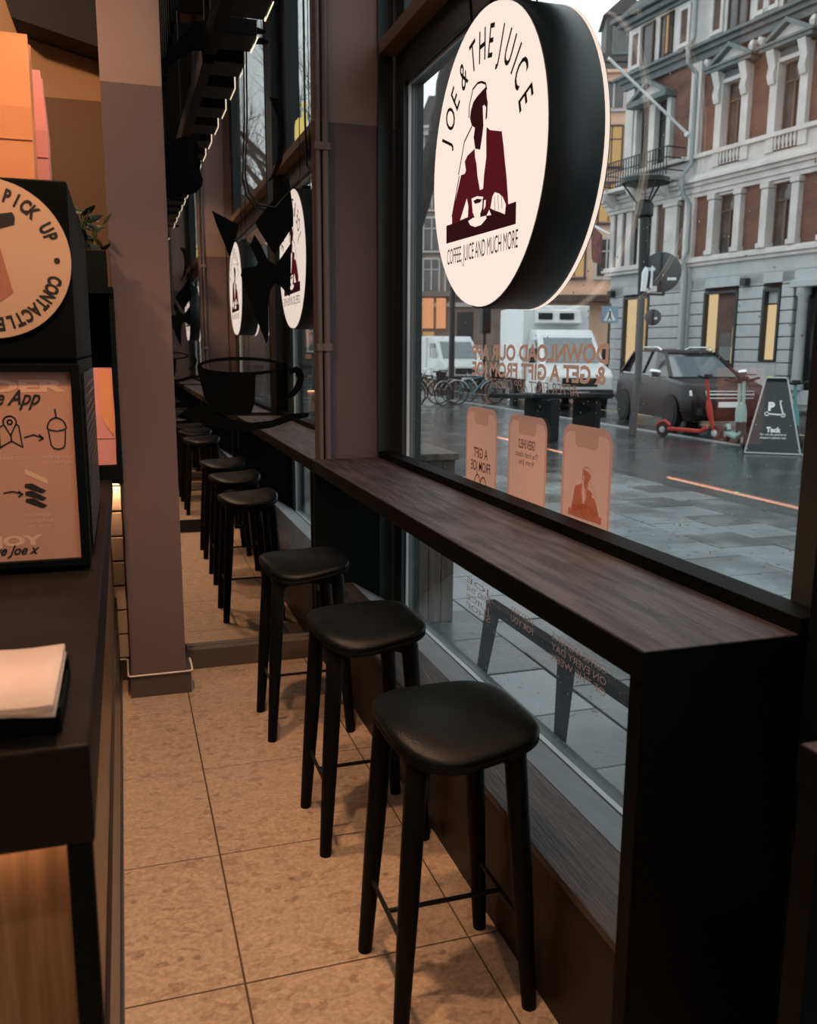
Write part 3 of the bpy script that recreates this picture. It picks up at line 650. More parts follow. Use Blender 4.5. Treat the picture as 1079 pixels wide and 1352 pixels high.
cd = MB(); pts = [(1.20, 3.15, 2.95)]
pts = [(1.27, 3.30, 3.2), (1.26, 3.26, 2.90), (1.24, 3.16, 2.70), (1.22, 3.02, 2.645), (1.2, 2.88, 2.67), (1.2, 2.78, 2.72), (1.2, 2.74, 3.0), (1.2, 2.74, 5.19)]
tag(MB().tube(pts, .007, 8).build('power_cable', M['blackmetal'], smooth=True), 'black cable looping above the big round sign', 'cable')
# cord hanging before the mirror
cp = [(.60, 4.30, 5.19), (.605, 4.30, 3.0), (.60, 4.30, 2.6), (.585, 4.30, 2.35), (.60, 4.30, 2.27), (.64, 4.30, 2.22), (.72, 4.30, 2.21), (.80, 4.30, 2.30)]
tag(MB().tube(cp, .004, 6).build('hanging_wire', M['blackmetal'], smooth=True), 'thin black wire drooping in front of the mirror', 'wire')
# lit letters on the window ledge, seen only in the mirror
for ch, yy in (('n', 2.12), ('i', 2.34)):
    mb = MB();     text(mb, ch, (1.262, yy, 3.115), -Y, Z, .26)
    o = mb.build('ledge_letter', M['yellow']); so = o.modifiers.new('thick', 'SOLIDIFY'); so.thickness = .03
    tag(o, 'yellow lit letter %s standing on the window ledge, seen in the mirror' % ch, 'letter')

# hanging rack of dark boards with lit edges above the aisle
rk = root('hanging_rack', (.5, 1.5, 2.9), label='dark hanging ceiling rack with stepped boards and lit edges, seen in the mirror', cat='rack')
B(.42, .47, -1.9, 4.28, 2.84, 2.93).build('rail', M['wood_dark'], rk, world=True)
B(.16, .20, -1.9, 4.28, 3.05, 3.12).build('rail', M['wood_dark'], rk, world=True)
random.seed(5)
for k in range(15):
    y = -1.7+.41*k
    B(.47, .615, y, y+.22, 2.86, 2.925).build('board', M['blackwood'], rk, world=True, bevel=.004)
    MB().bar((.619, y+.01, 2.858), (.619, y+.22, 2.858), .004, .004).bar((.619, y+.22, 2.858), (.619, y+.22, 2.93), .004, .004).bar((.619, y+.22, 2.93), (.619, y+.40, 2.93), .003, .003).build('lit_edge', M['led_white'], rk, world=True)
for k in range(40):
    y = -1.8+.155*k
    B(.28, .30, y, y+.03, 2.95, 5.19).build('slat', M['wood_dark'], rk, world=True)
for y in (-1.5, .5, 2.5, 4.2): B(.44, .46, y, y+.02, 2.93, 5.19).build('hanger', M['blackmetal'], rk, world=True)

# =================================================================== STOOLS
def seat_pts(k, e):   # outline in plan; k scales it
    out = []
    for i in range(56):
        t = 2*PI*i/56; c, s = math.cos(t), math.sin(t)
        n = (2.35 if s > 0 else 2.6) if c < 0 else (2.7 if s > 0 else 5.5)
        out.append((math.copysign(abs(c)**(2/n), c)*(.168 if c > 0 else .172)*k, math.copysign(abs(s)**(2/n), s)*.218*k))
    return out
def saddle(x, y):
    w = 1-(1.05*x/.168 if y < 0 else .15*x/.168)
    return .697-.55*y*y*w+.28*max(0, x+.02)**2
def make_stool(label, group):
    s = root('bar_stool', (0, 0, 0), label=label, cat='stool', group=group)
    rings = []
    for k, dz in ((.90, .005), (.985, .007), (1.0, .014), (.99, .021), (.95, .027), (.84, .032), (.6, .036), (.3, .037), (.04, .037)):
        rings.append([(x, y, saddle(x, y)+dz) for x, y in seat_pts(k, 0)])
    MB().loft(rings).build('cushion', M['leather'], s, smooth=True, auto=70)
    rings = []
    for k, dz in ((.80, -.012), (.97, -.010), (.995, -.004), (.995, .004), (.97, .009)):
        rings.append([(x, y, saddle(x, y)+dz) for x, y in seat_pts(k, 0)])
    MB().loft(rings).build('seat_shell', M['blackwood'], s, smooth=True, auto=50)
    top = {}
    for sx in (-1, 1):
        for sy in (-1, 1):
            tx, ty = sx*.118, sy*.130; bx, by = sx*.163, sy*.158
            MB().tube([(tx, ty, .672), (tx+(bx-tx)*.02, ty+(by-ty)*.02, .655), (tx+(bx-tx)*.5, ty+(by-ty)*.5, .335), (bx, by, 0)], [.021, .0265, .0245, .0182], 12).build('leg', M['blackwood'], s, smooth=True)
    for sy in (-1, 1):
        y = sy*.131
        MB().prism([(-.135, .672), (.135, .672), (.135, .605), (.103, .605), (.092, .632), (.07, .640), (-.07, .640), (-.092, .632), (-.103, .605), (-.135, .605)], (0, y-.014, 0), X, Z, Y, .028).build('apron', M['blackwood'], s, bevel=.004)
    for sx in (-1, 1): B(sx*.118-.012, sx*.118+.012, -.115, .115, .628, .668).build('side_rail', M['blackwood'], s, bevel=.003)
    z = .215; q = 1-z/.672; X_ = .118+.045*q; Y_ = .130+.028*q
    for sx in (-1, 1): MB().tube([(sx*X_, -Y_, z), (sx*X_, Y_, z)], .0062, 8).build('foot_rod', M['blackmetal'], s, smooth=True)
    MB().tube([(-X_, 0, z), (X_, 0, z)], .0062, 8).build('foot_rod', M['blackmetal'], s, smooth=True)
    return s
G = 'black bar stools along the window'
st = make_stool('nearest black bar stool with a padded leather saddle seat', G)
st.location = (.700, 1.866, 0)
for y, dx, l in ((2.650, -.003, 'second black bar stool, between the nearest one and the mirror'), (3.520, -.030, 'third black bar stool, closest to the mirror'),
             (.0, 0, 'black stool at the second bar, seen only in the mirror, first after the end panel'), (-.80, 0, 'black stool in the middle of the second bar, seen only in the mirror'), (-1.55, 0, 'black stool at the far end of the second bar, seen only in the mirror')):
    c = dup(st); c.location = (.70+dx, y, 0); c['label'] = l
# floor mat seen in the mirror
dm = root('door_mat', (.4, .75, 0), label='dark ribbed mat lying on the tiles, seen in the mirror', cat='mat')
B(-.05, .78, .45, 1.0, .001, .008).build('mat_base', M['mat'], dm, world=True, bevel=.002)
rb = MB().box(-.40, .40, -.012, .012, 0, .006).build('rib', M['blackmetal'], dm)
for k in range(11):
    if k: inst(rb, 'rib', dm, (-.035, -.27+.05*k, .008))
rb.location = (-.035, -.27, .008)

# =================================================================== SERVICE COUNTER
ct = root('service_counter', (-.7, 1.16, 0), label='dark service counter along the left edge with warm light under its top', cat='counter')
def cp_(mb, nm, m, **k): return mb.build(nm, m, ct, world=True, **k)
cp_(B(-1.4, -.065, 1.16, 4.20, .91, 1.05), 'worktop', M['counter'], bevel=.004)
cp_(B(-1.4, -.092, 1.32, 4.20, .05, .909), 'body', M['wood_dark'])
cp_(B(-.101, -.069, 1.165, 1.20, 0, .909), 'corner_post', M['kiosk'], bevel=.002)
cp_(B(-.091, -.083, 1.201, 4.20, .42, .905), 'side_panel', M['side_glow'])
cp_(B(-.091, -.074, 1.201, 4.20, .075, .418), 'side_panel', M['counter_side'])
cp_(B(-.091, -.068, 1.201, 4.20, 0, .073), 'kick_plate', M['bluegrey'])
cp_(B(-1.4, -.102, 1.31, 1.319, .05, .905), 'niche_board', M['niche'])
cp_(MB().tube([(-.0752, 1.21, .894), (-.0752, 4.16, .894)], .0055, 8), 'light_strip', M['led'], smooth=True)
cp_(MB().tube([(-1.3, 1.285, .897), (-.12, 1.285, .897)], .004, 8), 'light_strip', M['led_niche'], smooth=True)
gl = MB().ball((-.0765, 3.50, .897), .005, 8, 6); cp_(gl, 'indicator_lamp', M['green'], smooth=True)

# napkins in their tray
nt_ = root('napkin_tray', (-.25, 1.3, 1.05), label='black tray for napkins at the near end of the counter', cat='tray')
MB().box(-.42, -.100, 1.205, 1.235, 1.051, 1.088).box(-.42, -.100, 1.40, 1.425, 1.051, 1.088).box(-.42, -.100, 1.235, 1.40, 1.051, 1.072).build('tray', M['kiosk'], nt_, world=True, bevel=.003)
np_ = MB(); random.seed(2)
n_ = 14
for k in range(9):
    z = 1.0885+.0022*k
    if k < 8: continue
napk = root('napkin_stack', (-.25, 1.31, 1.09), rz=math.radians(3), label='pile of pale paper napkins resting on the black counter tray', cat='napkins')
for k in range(6):
    nm = MB(); z0 = 1.0912+.0026*k; dx = random.uniform(-.003, .003)
    lo = []; hi = []
    for i in range(13):
        x = -.40+i*.293/12+dx
        w = .002*math.sin(i*.9+k*.4)
        lo.append((x, 1.172+.004*math.sin(i*.8+1), z0+w)); hi.append((x, 1.418+.003*math.sin(i*.7), z0+w))
    vs = lo+hi; fs = [(i, i+1, 13+i+1, 13+i) for i in range(12)]
    o = nm.add(vs, fs).build('napkin', M['napkin'], napk, world=True, smooth=True)
    sm = o.modifiers.new('thick', 'SOLIDIFY'); sm.thickness = .002; sm.offset = 1
mb = MB(); text(mb, 'juice', (-.215, 1.192, 1.1122), X, Y*1, .012, w=.035); mb.build('napkin_print', M['ink'], napk, world=True)

# pick up cabinet with poster and disc
kb = root('pickup_cabinet', (-.3, 2.14, 1.05), label='tall black pick up cabinet on the counter with a round label and a framed poster', cat='cabinet')
def kp(mb, nm, m, **k): return mb.build(nm, m, kb, world=True, **k)
kp(MB().box(-.46, -.094, 2.155, 3.22, 1.535, 1.918), 'upper_box', M['kiosk'], bevel=.004)
kp(MB().box(-.46, -.094, 2.165, 3.22, 1.052, 1.533), 'lower_box', M['kiosk'], bevel=.004)
kp(MB().box(-.093, -.088, 2.3, 3.1, 1.07, 1.5), 'side_grille', M['blackmetal'])
hl = MB()
for i in range(16):
    for j in range(26): hl.box(-.0879, -.0872, 2.33+.03*j-.004, 2.33+.03*j+.004, 1.09+.025*i-.004, 1.09+.025*i+.004)
kp(hl, 'grille_studs', M['chrome'], kind='stuff')
fr = kp(MB().box(-.43, -.411, 2.135, 2.164, 1.064, 1.525).box(-.110, -.090, 2.135, 2.164, 1.064, 1.525).box(-.411, -.110, 2.135, 2.164, 1.508, 1.525).box(-.411, -.110, 2.135, 2.164, 1.064, 1.080), 'poster_frame', M['blackpaint'], bevel=.0015)
kp(B(-.411, -.110, 2.150, 2.156, 1.079, 1.509), 'poster', M['poster'])
yo = 2.1495; O = Vector((0, yo, 0))
pp = MB()
text(pp, 'ORDER', (-.263, yo, 1.477), X, Z, .025, w=.285, bold=.05)
kp(pp, 'poster_pale_print', M['poster_pale']); pp = MB(); text(pp, 'ENJOY', (-.275, yo, 1.127), X, Z, .022, w=.17, bold=.05)
for (x0, x1, z, tx) in ((-.285, -.212, 1.316, 'FIND YOUR STORE'), (-.178, -.114, 1.316, 'PICK UP YOUR'), (-.178, -.116, 1.304, 'FAVOURITE JUICE'), (-.225, -.170, 1.185, 'PICK UP YOUR'), (-.232, -.166, 1.171, 'ORDER FROM THE'), (-.222, -.171, 1.159, 'SHELF AND GO')):
    kp(pp, 'poster_pale_print', M['poster_pale']); pp = MB(); text(pp, tx, ((x0+x1)/2, yo, z), X, Z, .007, w=x1-x0)
kp(pp, 'poster_pale_print', M['poster_pale']); pp = MB(); poly(pp, [(-.219, 1.291), (-.173, 1.266), (-.173, 1.255), (-.219, 1.279)], O, X, Z)
kp(pp, 'poster_pale_print', M['poster_pale'])
ip = MB(); yo -= .0004; O = Vector((0, yo, 0))
text(ip, 'Joe App', (-.243, yo, 1.452), X, Z, .033, w=.135, shear=.5, bold=.02)
kp(ip, 'poster_ink_print', M['ink']); ip = MB(); text(ip, 'Love Joe x', (-.262, yo, 1.106), X, Z, .022, w=.125, shear=.5, bold=.02)
W_ = .0032
kp(ip, 'poster_ink_print', M['ink']); ip = MB()
pin = circ((-.243, 1.397), .0135, 20, -40, 220)
stroke(ip, [(-.243, 1.367)]+pin+[(-.243, 1.367)], O, X, Z, W_); stroke(ip, circ((-.243, 1.397), .005, 14)+[(-.238, 1.397)], O, X, Z, W_)
stroke(ip, [(-.258, 1.390), (-.266, 1.386), (-.266, 1.341), (-.242, 1.355), (-.220, 1.341), (-.225, 1.388), (-.230, 1.392)], O, X, Z, W_); stroke(ip, [(-.242, 1.366), (-.242, 1.355)], O, X, Z, W_)
kp(ip, 'poster_map_symbol', M['ink']); ip = MB(); stroke(ip, [(-.215, 1.362), (-.196, 1.368), (-.177, 1.360)], O, X, Z, W_); stroke(ip, [(-.184, 1.368), (-.176, 1.360), (-.185, 1.355)], O, X, Z, W_)
kp(ip, 'poster_arrow', M['ink']); ip = MB()
dome = [(-.146+.020*math.cos(math.radians(a)), 1.381+.024*math.sin(math.radians(a))) for a in range(0, 181, 15)]
stroke(ip, dome+[(-.158, 1.377), (-.146, 1.375), (-.134, 1.377), dome[0]], O, X, Z, W_)
stroke(ip, [(-.164, 1.376), (-.160, 1.343), (-.154, 1.336), (-.146, 1.334), (-.136, 1.336), (-.131, 1.343), (-.128, 1.376)], O, X, Z, W_); stroke(ip, [(-.146, 1.405), (-.1475, 1.424)], O, X, Z, W_*1.2)
kp(ip, 'poster_cup_symbol', M['ink']); ip = MB(); stroke(ip, [(-.266, 1.238), (-.247, 1.241), (-.228, 1.234)], O, X, Z, W_); stroke(ip, [(-.235, 1.241), (-.227, 1.234), (-.236, 1.229)], O, X, Z, W_)
kp(ip, 'poster_arrow', M['ink']); ip = MB()
for dz in (0, -.017, -.034): poly(ip, [(-.221, 1.257+dz), (-.206, 1.258+dz), (-.177, 1.240+dz), (-.186, 1.234+dz), (-.222, 1.249+dz)], O, X, Z)
kp(ip, 'poster_ink_print', M['ink'])
# round label
ds = kp(MB().lathe([(.168, 0), (.168, .006)], (-.262, 2.148, 1.748), Y, 64), 'round_label', M['disc'], smooth=True)
dp = MB(); o = Vector((-.262, 2.1474, 1.748)); DR = .139
arc_text(dp, 'CONTACTLESS', o, X, Z, DR, -18, -99, .027, bold=.05, sx=.68); dp.build('label_lettering', M['ink'], kb, world=True); dp = MB()
arc_text(dp, 'PICK UP', o, X, Z, DR, -113, -162, .027, bold=.05, sx=.68); dp.build('label_lettering', M['ink'], kb, world=True); dp = MB()
arc_text(dp, 'CONTACTLESS', o, X, Z, DR, 162, 81, .027, bold=.05, sx=.68); dp.build('label_lettering', M['ink'], kb, world=True); dp = MB()
arc_text(dp, 'PICK UP', o, X, Z, DR, 70, 21, .027, bold=.05, sx=.68); dp.build('label_lettering', M['ink'], kb, world=True); dp = MB()
for a in (0, PI): poly(dp, [(p[0], p[1]) for p in circ((DR*math.cos(a), DR*math.sin(a)), .0065, 16)], o, X, Z); dp.build('label_dot', M['ink'], kb, world=True); dp = MB()
for q in ([(-.065, .072), (-.02, .085), (.055, .098), (.060, .088), (.058, .072), (.02, .060), (-.06, .048)],): poly(dp, q, o, X, Z)
dp.build('label_bag_handle', M['ink'], kb, world=True)
bg = MB(); poly(bg, [(-.055, .03), (.024, .034), (.046, -.070), (.012, -.095), (-.075, -.088)], o+Y*-.0001, X, Z); bg.build('label_bag_print', M['bagprint'], kb, world=True)
# paper bags on top of the cabinet
def paper_bag(x0, x1, y0, y1, z0, z1, name, m, label, lean=0):
    b = root(name, ((x0+x1)/2, (y0+y1)/2, z0), label=label, cat='paper bag')
    ym = (y0+y1)/2; d = .012
    mb = MB().loft([[(x0, y0, z0), (x1, y0, z0), (x1-.004, ym, z0), (x1, y1, z0), (x0, y1, z0), (x0+.004, ym, z0)],
                    [(x0-.002, y0-.002, z0+(z1-z0)*.5), (x1+.003, y0-.004, z0+(z1-z0)*.5), (x1-d, ym, z0+(z1-z0)*.5), (x1+.001, y1, z0+(z1-z0)*.5), (x0, y1, z0+(z1-z0)*.5), (x0+d, ym, z0+(z1-z0)*.5)],
                    [(x0+lean, y0+.008, z1), (x1+lean, y0+.010, z1-.002), (x1-2*d+lean, ym, z1-.003), (x1+lean, y1-.01, z1), (x0+lean, y1-.01, z1), (x0+2*d+lean, ym, z1-.003)]], caps=False)
    mb.add([(x0, y0, z0), (x1, y0, z0), (x1, y1, z0), (x0, y1, z0)], [(3, 2, 1, 0)])
    o = mb.build('paper', m, b, world=True); sm = o.modifiers.new('thick', 'SOLIDIFY'); sm.thickness = .0012
    B(x0, x1, y0-.0045, y0-.003, z0+(z1-z0)*.28, z0+(z1-z0)*.285).build('fold', m, b, world=True)
    return b
paper_bag(-.45, -.161, 2.20, 2.30, 1.9195, 2.225, 'paper_bag', M['kraft'], 'orange paper bag standing on top of the black cabinet', .003)
paper_bag(-.43, -.139, 2.33, 2.43, 1.9195, 2.19, 'paper_bag', M['pink'], 'pink paper bag behind the orange one on the black cabinet', -.006)

# black shelving at the back with plant and pink bag
sh = root('shelving_unit', (-.4, 3.65, 1.05), label='black shelving unit at the back of the counter, beside the column', cat='shelf')
def sp_(mb, nm, m, **k): return mb.build(nm, m, sh, world=True, **k)
sp_(B(-.95, -.925, 3.65, 3.98, 1.051, 1.79), 'side_panel', M['blackpaint']); sp_(B(-.033, -.016, 3.65, 3.98, 1.03, 1.79), 'side_panel', M['blackpaint'])
sp_(B(-.925, -.033, 3.65, 3.98, 1.051, 1.105), 'shelf', M['blackpaint']); sp_(B(-.95, -.016, 3.64, 3.98, 1.765, 1.79), 'shelf', M['blackpaint'])
sp_(B(-.95, -.033, 3.981, 3.995, 1.03, 1.79), 'back_panel', M['blackpaint'])
bx = B(-.063, -.028, 3.99, 4.232, .985, 1.03).build('back_shelf', M['blackpaint']); tag(bx, 'dark ledge above the lit white tiles, between counter and column', 'shelf')
cp_(MB().tube([(-.06, 4.205, .988), (-.034, 4.205, .988)], .004, 8), 'light_strip', M['led'], smooth=True)
pb = paper_bag(-.33, -.037, 3.67, 3.78, 1.107, 1.484, 'paper_bag', M['pink'], 'pink and orange paper bag inside the black shelving', 0)
MB().prism([(-.088, 1.31), (-.062, 1.25), (-.038, 1.22), (-.038, 1.45), (-.055, 1.478), (-.085, 1.478)], (0, 3.6655, 0), X, Z, -Y, .0006).build('bag_print', M['kraft'], pb, world=True)
pl = root('potted_plant', (-.3, 3.8, 1.79), label='leafy dark plant in a black trough on top of the shelving', cat='plant')
B(-.8, -.035, 3.70, 3.95, 1.791, 1.93).build('trough', M['blackpaint'], pl, world=True, bevel=.004)
random.seed(11)
lf = MB().loft([[(-.001, 0, 0), (0, -.001, .0), (.001, 0, 0), (0, .001, 0)]]+[[(-w, 0, l), (0, -.003, l), (w, 0, l), (0, .003+w*.15, l)] for l, w in ((.02, .011), (.045, .016), (.07, .011), (.092, .001))]).build('leaf', M['leaf'], pl, smooth=True, auto=80)
stm = MB()
for k in range(120):
    bx_ = random.uniform(.08, .24) if k % 2 else random.uniform(-.45, .23); by_ = random.uniform(-.06, .10); h = random.uniform(.13, .29)
    tx, ty = bx_+random.uniform(-.04, .04), by_-random.uniform(0, .05)
    if k % 3 == 0: stm.tube([(bx_, by_, .13), (tx, ty, h)], .0025, 5)
    o = lf if k == 0 else inst(lf, 'leaf', pl, (0, 0, 0))
    o.location = (tx, ty, h); o.rotation_euler = (random.uniform(-1.5, 1.5), random.uniform(-1.5, 1.5), random.uniform(0, 6)); o.scale = [random.uniform(.5, .85)]*3
stm.build('stems', M['leaf'], pl)

# =================================================================== PRINT ON THE WINDOW GLASS (read from the street)
XV = 1.3462; wr, wu = Y, Z; wn = -X
vd = root('window_lettering', (1.346, 2.83, 1.5), label='orange app lettering stuck on the glass, reading backwards from inside', cat='lettering')
mb = MB(); text(mb, 'DOWNLOAD OUR APP', (XV, 2.834, 1.5535), wr, wu, .054, w=1.063, bold=.035); mb.build('bold_lettering', M['vinyl'], vd, world=True)
mb = MB(); text(mb, '& GET A GIFT FROM JOE', (XV, 2.836, 1.490), wr, wu, .051, w=1.05, bold=.035)
mb.build('bold_lettering', M['vinyl'], vd, world=True)
mb = MB(); text(mb, 'AFTER FIRST APP ORDER', (XV, 2.82, 1.439), wr, wu, .036, w=.70, shear=.25); mb.build('thin_lettering', M['vinyl_pink'], vd, world=True)
def rrect(y0, y1, z0, z1, r):
    p = [(y0, z0), (y1, z0)]
    p += [(y1-r+r*math.cos(math.radians(a)), z1-r+r*math.sin(math.radians(a))) for a in range(0, 91, 15)]
    p += [(y0+r+r*math.cos(math.radians(a)), z1-r+r*math.sin(math.radians(a))) for a in range(90, 181, 15)]
    return p
def phone(y0, y1, z1, label):
    v = root('phone_sticker', (1.346, (y0+y1)/2, 1.05), label=label, cat='window sticker')
    O = Vector((XV, 0, 0))
    mb = MB(); ou = rrect(y0, y1, .99, z1, .05)
    scr = rrect(y0+.014, y1-.014, .99, z1-.022, .034); ym = (y0+y1)/2
    top = [(ym+.075, z1-.022), (ym+.068, z1-.060), (ym+.055, z1-.068), (ym-.055, z1-.068), (ym-.068, z1-.060), (ym-.075, z1-.022)]
    scr = scr[:9]+top+scr[9:]
    poly(mb, ou[1:]+ou[:1]+scr[:1]+scr[1:][::-1], Vector((1.3464, 0, 0)), Y, Z); mb.build('phone_outline', M['vinyl_dark'], v, world=True)
    mb = MB(); poly(mb, scr, Vector((1.3464, 0, 0)), Y, Z); mb.build('phone_screen', M['vinyl'], v, world=True)
    return v, ym
v, ym = phone(3.094, 3.413, 1.338, 'phone shaped orange window sticker reading a gift from joe, farthest from us')
mb = MB(); text(mb, 'A GIFT', (1.3459, ym, 1.157), wr, wu, .040, w=.145, bold=.01); text(mb, 'FROM JOE', (1.3459, ym, 1.104), wr, wu, .040, w=.20, bold=.01)
loop = [(.012+.028*math.sin(t*2*PI/16)*(1), 1.03+.036*math.cos(t*2*PI/16)) for t in range(17)]
stroke(mb, [(ym+.028+.030*math.cos(t*PI/9), 1.030+.038*math.sin(t*PI/9)) for t in range(-1, 11)], Vector((1.3459, 0, 0)), wr, wu, .006)
stroke(mb, [(ym-.032+.030*math.cos(t*PI/9), 1.026+.038*math.sin(t*PI/9)) for t in range(-1, 11)], Vector((1.3459, 0, 0)), wr, wu, .006)
mb.build('phone_lettering', M['vinyl_ink'], v, world=True)
v, ym = phone(2.676, 2.989, 1.336, 'phone shaped orange window sticker with small text, middle of the three')
mb = MB(); text(mb, 'GREEN SHIELD', (1.3459, ym, 1.235), wr, wu, .032, w=.135, bold=.01); text(mb, 'The fresh classic', (1.3459, ym, 1.198), wr, wu, .020, w=.185); text(mb, 'from Joe', (1.3459, ym, 1.172), wr, wu, .020, w=.12)
mb.build('phone_lettering', M['vinyl_ink'], v, world=True)
v, ym = phone(2.256, 2.562, 1.334, 'phone shaped orange window sticker with a seated man, nearest of the three')
figure(Vector((1.3458, ym, 1.125)), Y, Z, .36, -X, (M['vinyl_dark'], M['vinyl_dark'], M['vinyl']), v, 'figure')
lw = root('window_lettering', (1.346, 2.8, .6), label='small pink lettering low on the glass below the bar', cat='lettering')
for (y, z, w, ls) in ((3.25, .60, .26, ('JOE', 'AND THE', 'JUICE', 'SHOP')), (2.83, .60, .19, ('EVERY WAY', 'FOR YOU')), (2.41, .60, .36, ('COFFEE AND JUICE', 'ON EVERY DAY', 'OF THE WEEK'))):
    for k, t in enumerate(ls):
        mb = MB(); text(mb, t, (XV, y, z+.012-.036*k), wr, wu, .024, w=w); mb.build('thin_lettering', M['vinyl_pink'], lw, world=True)
# =================================================================== STREET
struct(B(1.42, 10.0, -60, 70, -.12, -.022).build('sidewalk', M['pave']), 'wet paved sidewalk outside the window')
struct(B(10.16, 17.6, -60, 70, -.2, -.09).build('road', M['asphalt']), 'wet dark road beyond the sidewalk')
struct(B(17.6, 60, -60, 90, -.12, -.02).build('sidewalk', M['pave']), 'far sidewalk along the brick townhouse')
kb_ = struct(B(10.0, 10.16, -60, 70, -.12, -.03).build('kerb', M['kerb']))
kst = B(.003, .157, .004, .996, -.03, -.008).build('kerb_stone', M['kerb'], kb_, bevel=.006, bseg=1)
kst.location = (10, 3, 0)
for k in range(1, 26): inst(kst, 'kerb_stone', kb_, (10, 3+k, 0))
rl = struct(B(13.0, 13.1, 6, 60, -.0895, -.085).build('road_marking', M['roadline']))
# pavers near the glass
pvr = root('paving', (1.45, 1.6, 0)); struct(pvr, 'square wet paving slabs right outside the window')
ps = .52
p0 = MB().box(.0065, ps-.0065, .0065, ps-.0065, -.021, 0).build('paver', M['paver'], pvr, bevel=.003, bseg=1)
random.seed(4); k = 0
for i in range(9):
    for j in range(17):
        loc = (i*ps-.03, j*ps-.4+(ps*.5 if i % 2 else 0), random.uniform(-.0025, .0025))
        o = p0 if k == 0 else inst(p0, 'paver', pvr, loc)
        o.location = loc; k += 1
        o.rotation_euler = (random.uniform(-.006, .006), random.uniform(-.006, .006), 0)

# bench frame and wooden planter right outside
ob = root('bike_rail', (1.5, 2.9, 0), label='low black steel rail with legs standing on the pavers just outside the glass', cat='rail')
def op(mb, nm, m, **k): return mb.build(nm, m, ob, world=True, **k)
op(MB().bar((1.515, 3.51, .448), (1.530, 1.6, .448), .045, .045), 'top_rail', M['blackpaint'], bevel=.003)
for p0_, p1_ in (((1.517, 3.49, .425), (1.55, 3.70, .002)), ((1.52, 2.80, .425), (1.60, 2.98, .002)), ((1.528, 1.65, .425), (1.55, 1.6, .002))):
    op(MB().bar(p0_, p1_, .05, .05, up=(0, 1, 0), w1=.036, h1=.036), 'leg', M['blackpaint'])
wp = root('wooden_planter', (1.66, 4.9, 0), label='weathered wooden block standing outside against the window end', cat='planter')
for k in range(3): B(1.545+.077*k, 1.62+.077*k, 4.66, 5.2, .003, .95).build('board', M['planterwood'], wp, world=True, bevel=.004)
B(1.53, 1.79, 4.64, 5.22, .951, .99).build('top_board', M['planterwood'], wp, world=True, bevel=.004)

# ------------------------------------------------------------------ brick townhouse across the road
FR = Matrix(((.101, .995, 0), (-.995, .101, 0), (0, 0, 1)))     # local x along the facade, local y into the house
th = root('townhouse', (19.2, 26.4, -.02), rot=FR, label='brick and pale stone townhouse across the road with pedimented windows', cat='building')
def T(mb, nm, m, **k): return mb.build(nm, m, th, **k)
S0, S1 = -5.6, 9.2; SU = -4.95
T(MB().box(S0, S1, .42, 9, 0, 7.9).box(SU, S1, .42, 9, 7.9, 14).box(S0, S0+.42, .0, .42, 4.5, 7.9).box(SU, SU+.42, 0, .42, 7.9, 13.4), 'core', M['brick'])
# rusticated ground floor: single courses
segs = [(-5.6, -4.70), (-3.15, -1.36), (-.92, -.22), (1.36, 2.42), (3.16, 3.66), (5.3, 5.9), (6.9, 9.2)]
for a, b in segs:
    blk = MB().box(a, b, -.0, .41, .012, .388).build('stone_course', M['stone_blue'], th, bevel=.02, bseg=1)
    blk.location = (0, 0, .45)
    for r in range(1, 9): inst(blk, 'stone_course', th, (0, 0, .45+.4*r))
T(MB().box(S0, S1, -.04, .41, 0, .44), 'base_course', M['stone_blue'], bevel=.02)
T(MB().box(-1.34, -.94, -.12, .41, .45, 4.46), 'corner_strip', M['stone_blue'], bevel=.02)
T(MB().box(S0, S1, .0, .41, 3.72, 4.05), 'frieze', M['stone_blue'])
T(MB().box(S0, S1, .0, .41, 4.06, 4.48), 'frieze', M['stone_blue'])
def cornice(z, rows, nm, m):
    mb = MB()
    S_ = S0 if z < 8 else SU
    for z0, z1, d in rows: mb.box(S_-d, S1, -d, .41, z+z0, z+z1)
    for z0, z1, d in rows: mb.box(S_-.05-d, -1.45+.0, -d-.14, .41, z+z0, z+z1)
    return T(mb, nm, m, bevel=.012, bseg=1)
cornice(4.48, [(0, .12, .10), (.12, .22, .18), (.22, .31, .12)], 'belt_cornice', M['stone'])
cornice(6.78, [(0, .14, .06), (.14, .34, .12), (.34, .46, .22), (.46, .58, .34), (.58, .70, .20)], 'belt_cornice', M['stone'])
cornice(8.06, [(0, .14, .12)], 'belt_cornice', M['stone'])
T(MB().box(S0, S1, .02, .41, 7.5, 8.05), 'parapet_band', M['stone'])
cornice(11.18, [(0, .22, .08), (.22, .36, .22), (.36, .46, .38)], 'belt_cornice', M['cornice'])
T(MB().box(SU, S1, .0, .41, 11.66, 13.25), 'attic_wall', M['stone'])
cornice(13.25, [(0, .12, .12), (.12, .3, .3), (.3, .45, .5)], 'eaves', M['cornice'])
T(MB().hexa([(SU-.3, -.5, 13.71), (S1, -.5, 13.71), (S1, 9, 13.71), (SU-.3, 9, 13.71)], [(SU+1.2, 1.6, 15.8), (S1, 1.6, 15.8), (S1, 7, 15.8), (SU+1.2, 7, 15.8)]), 'roof', M['roof_dark'])
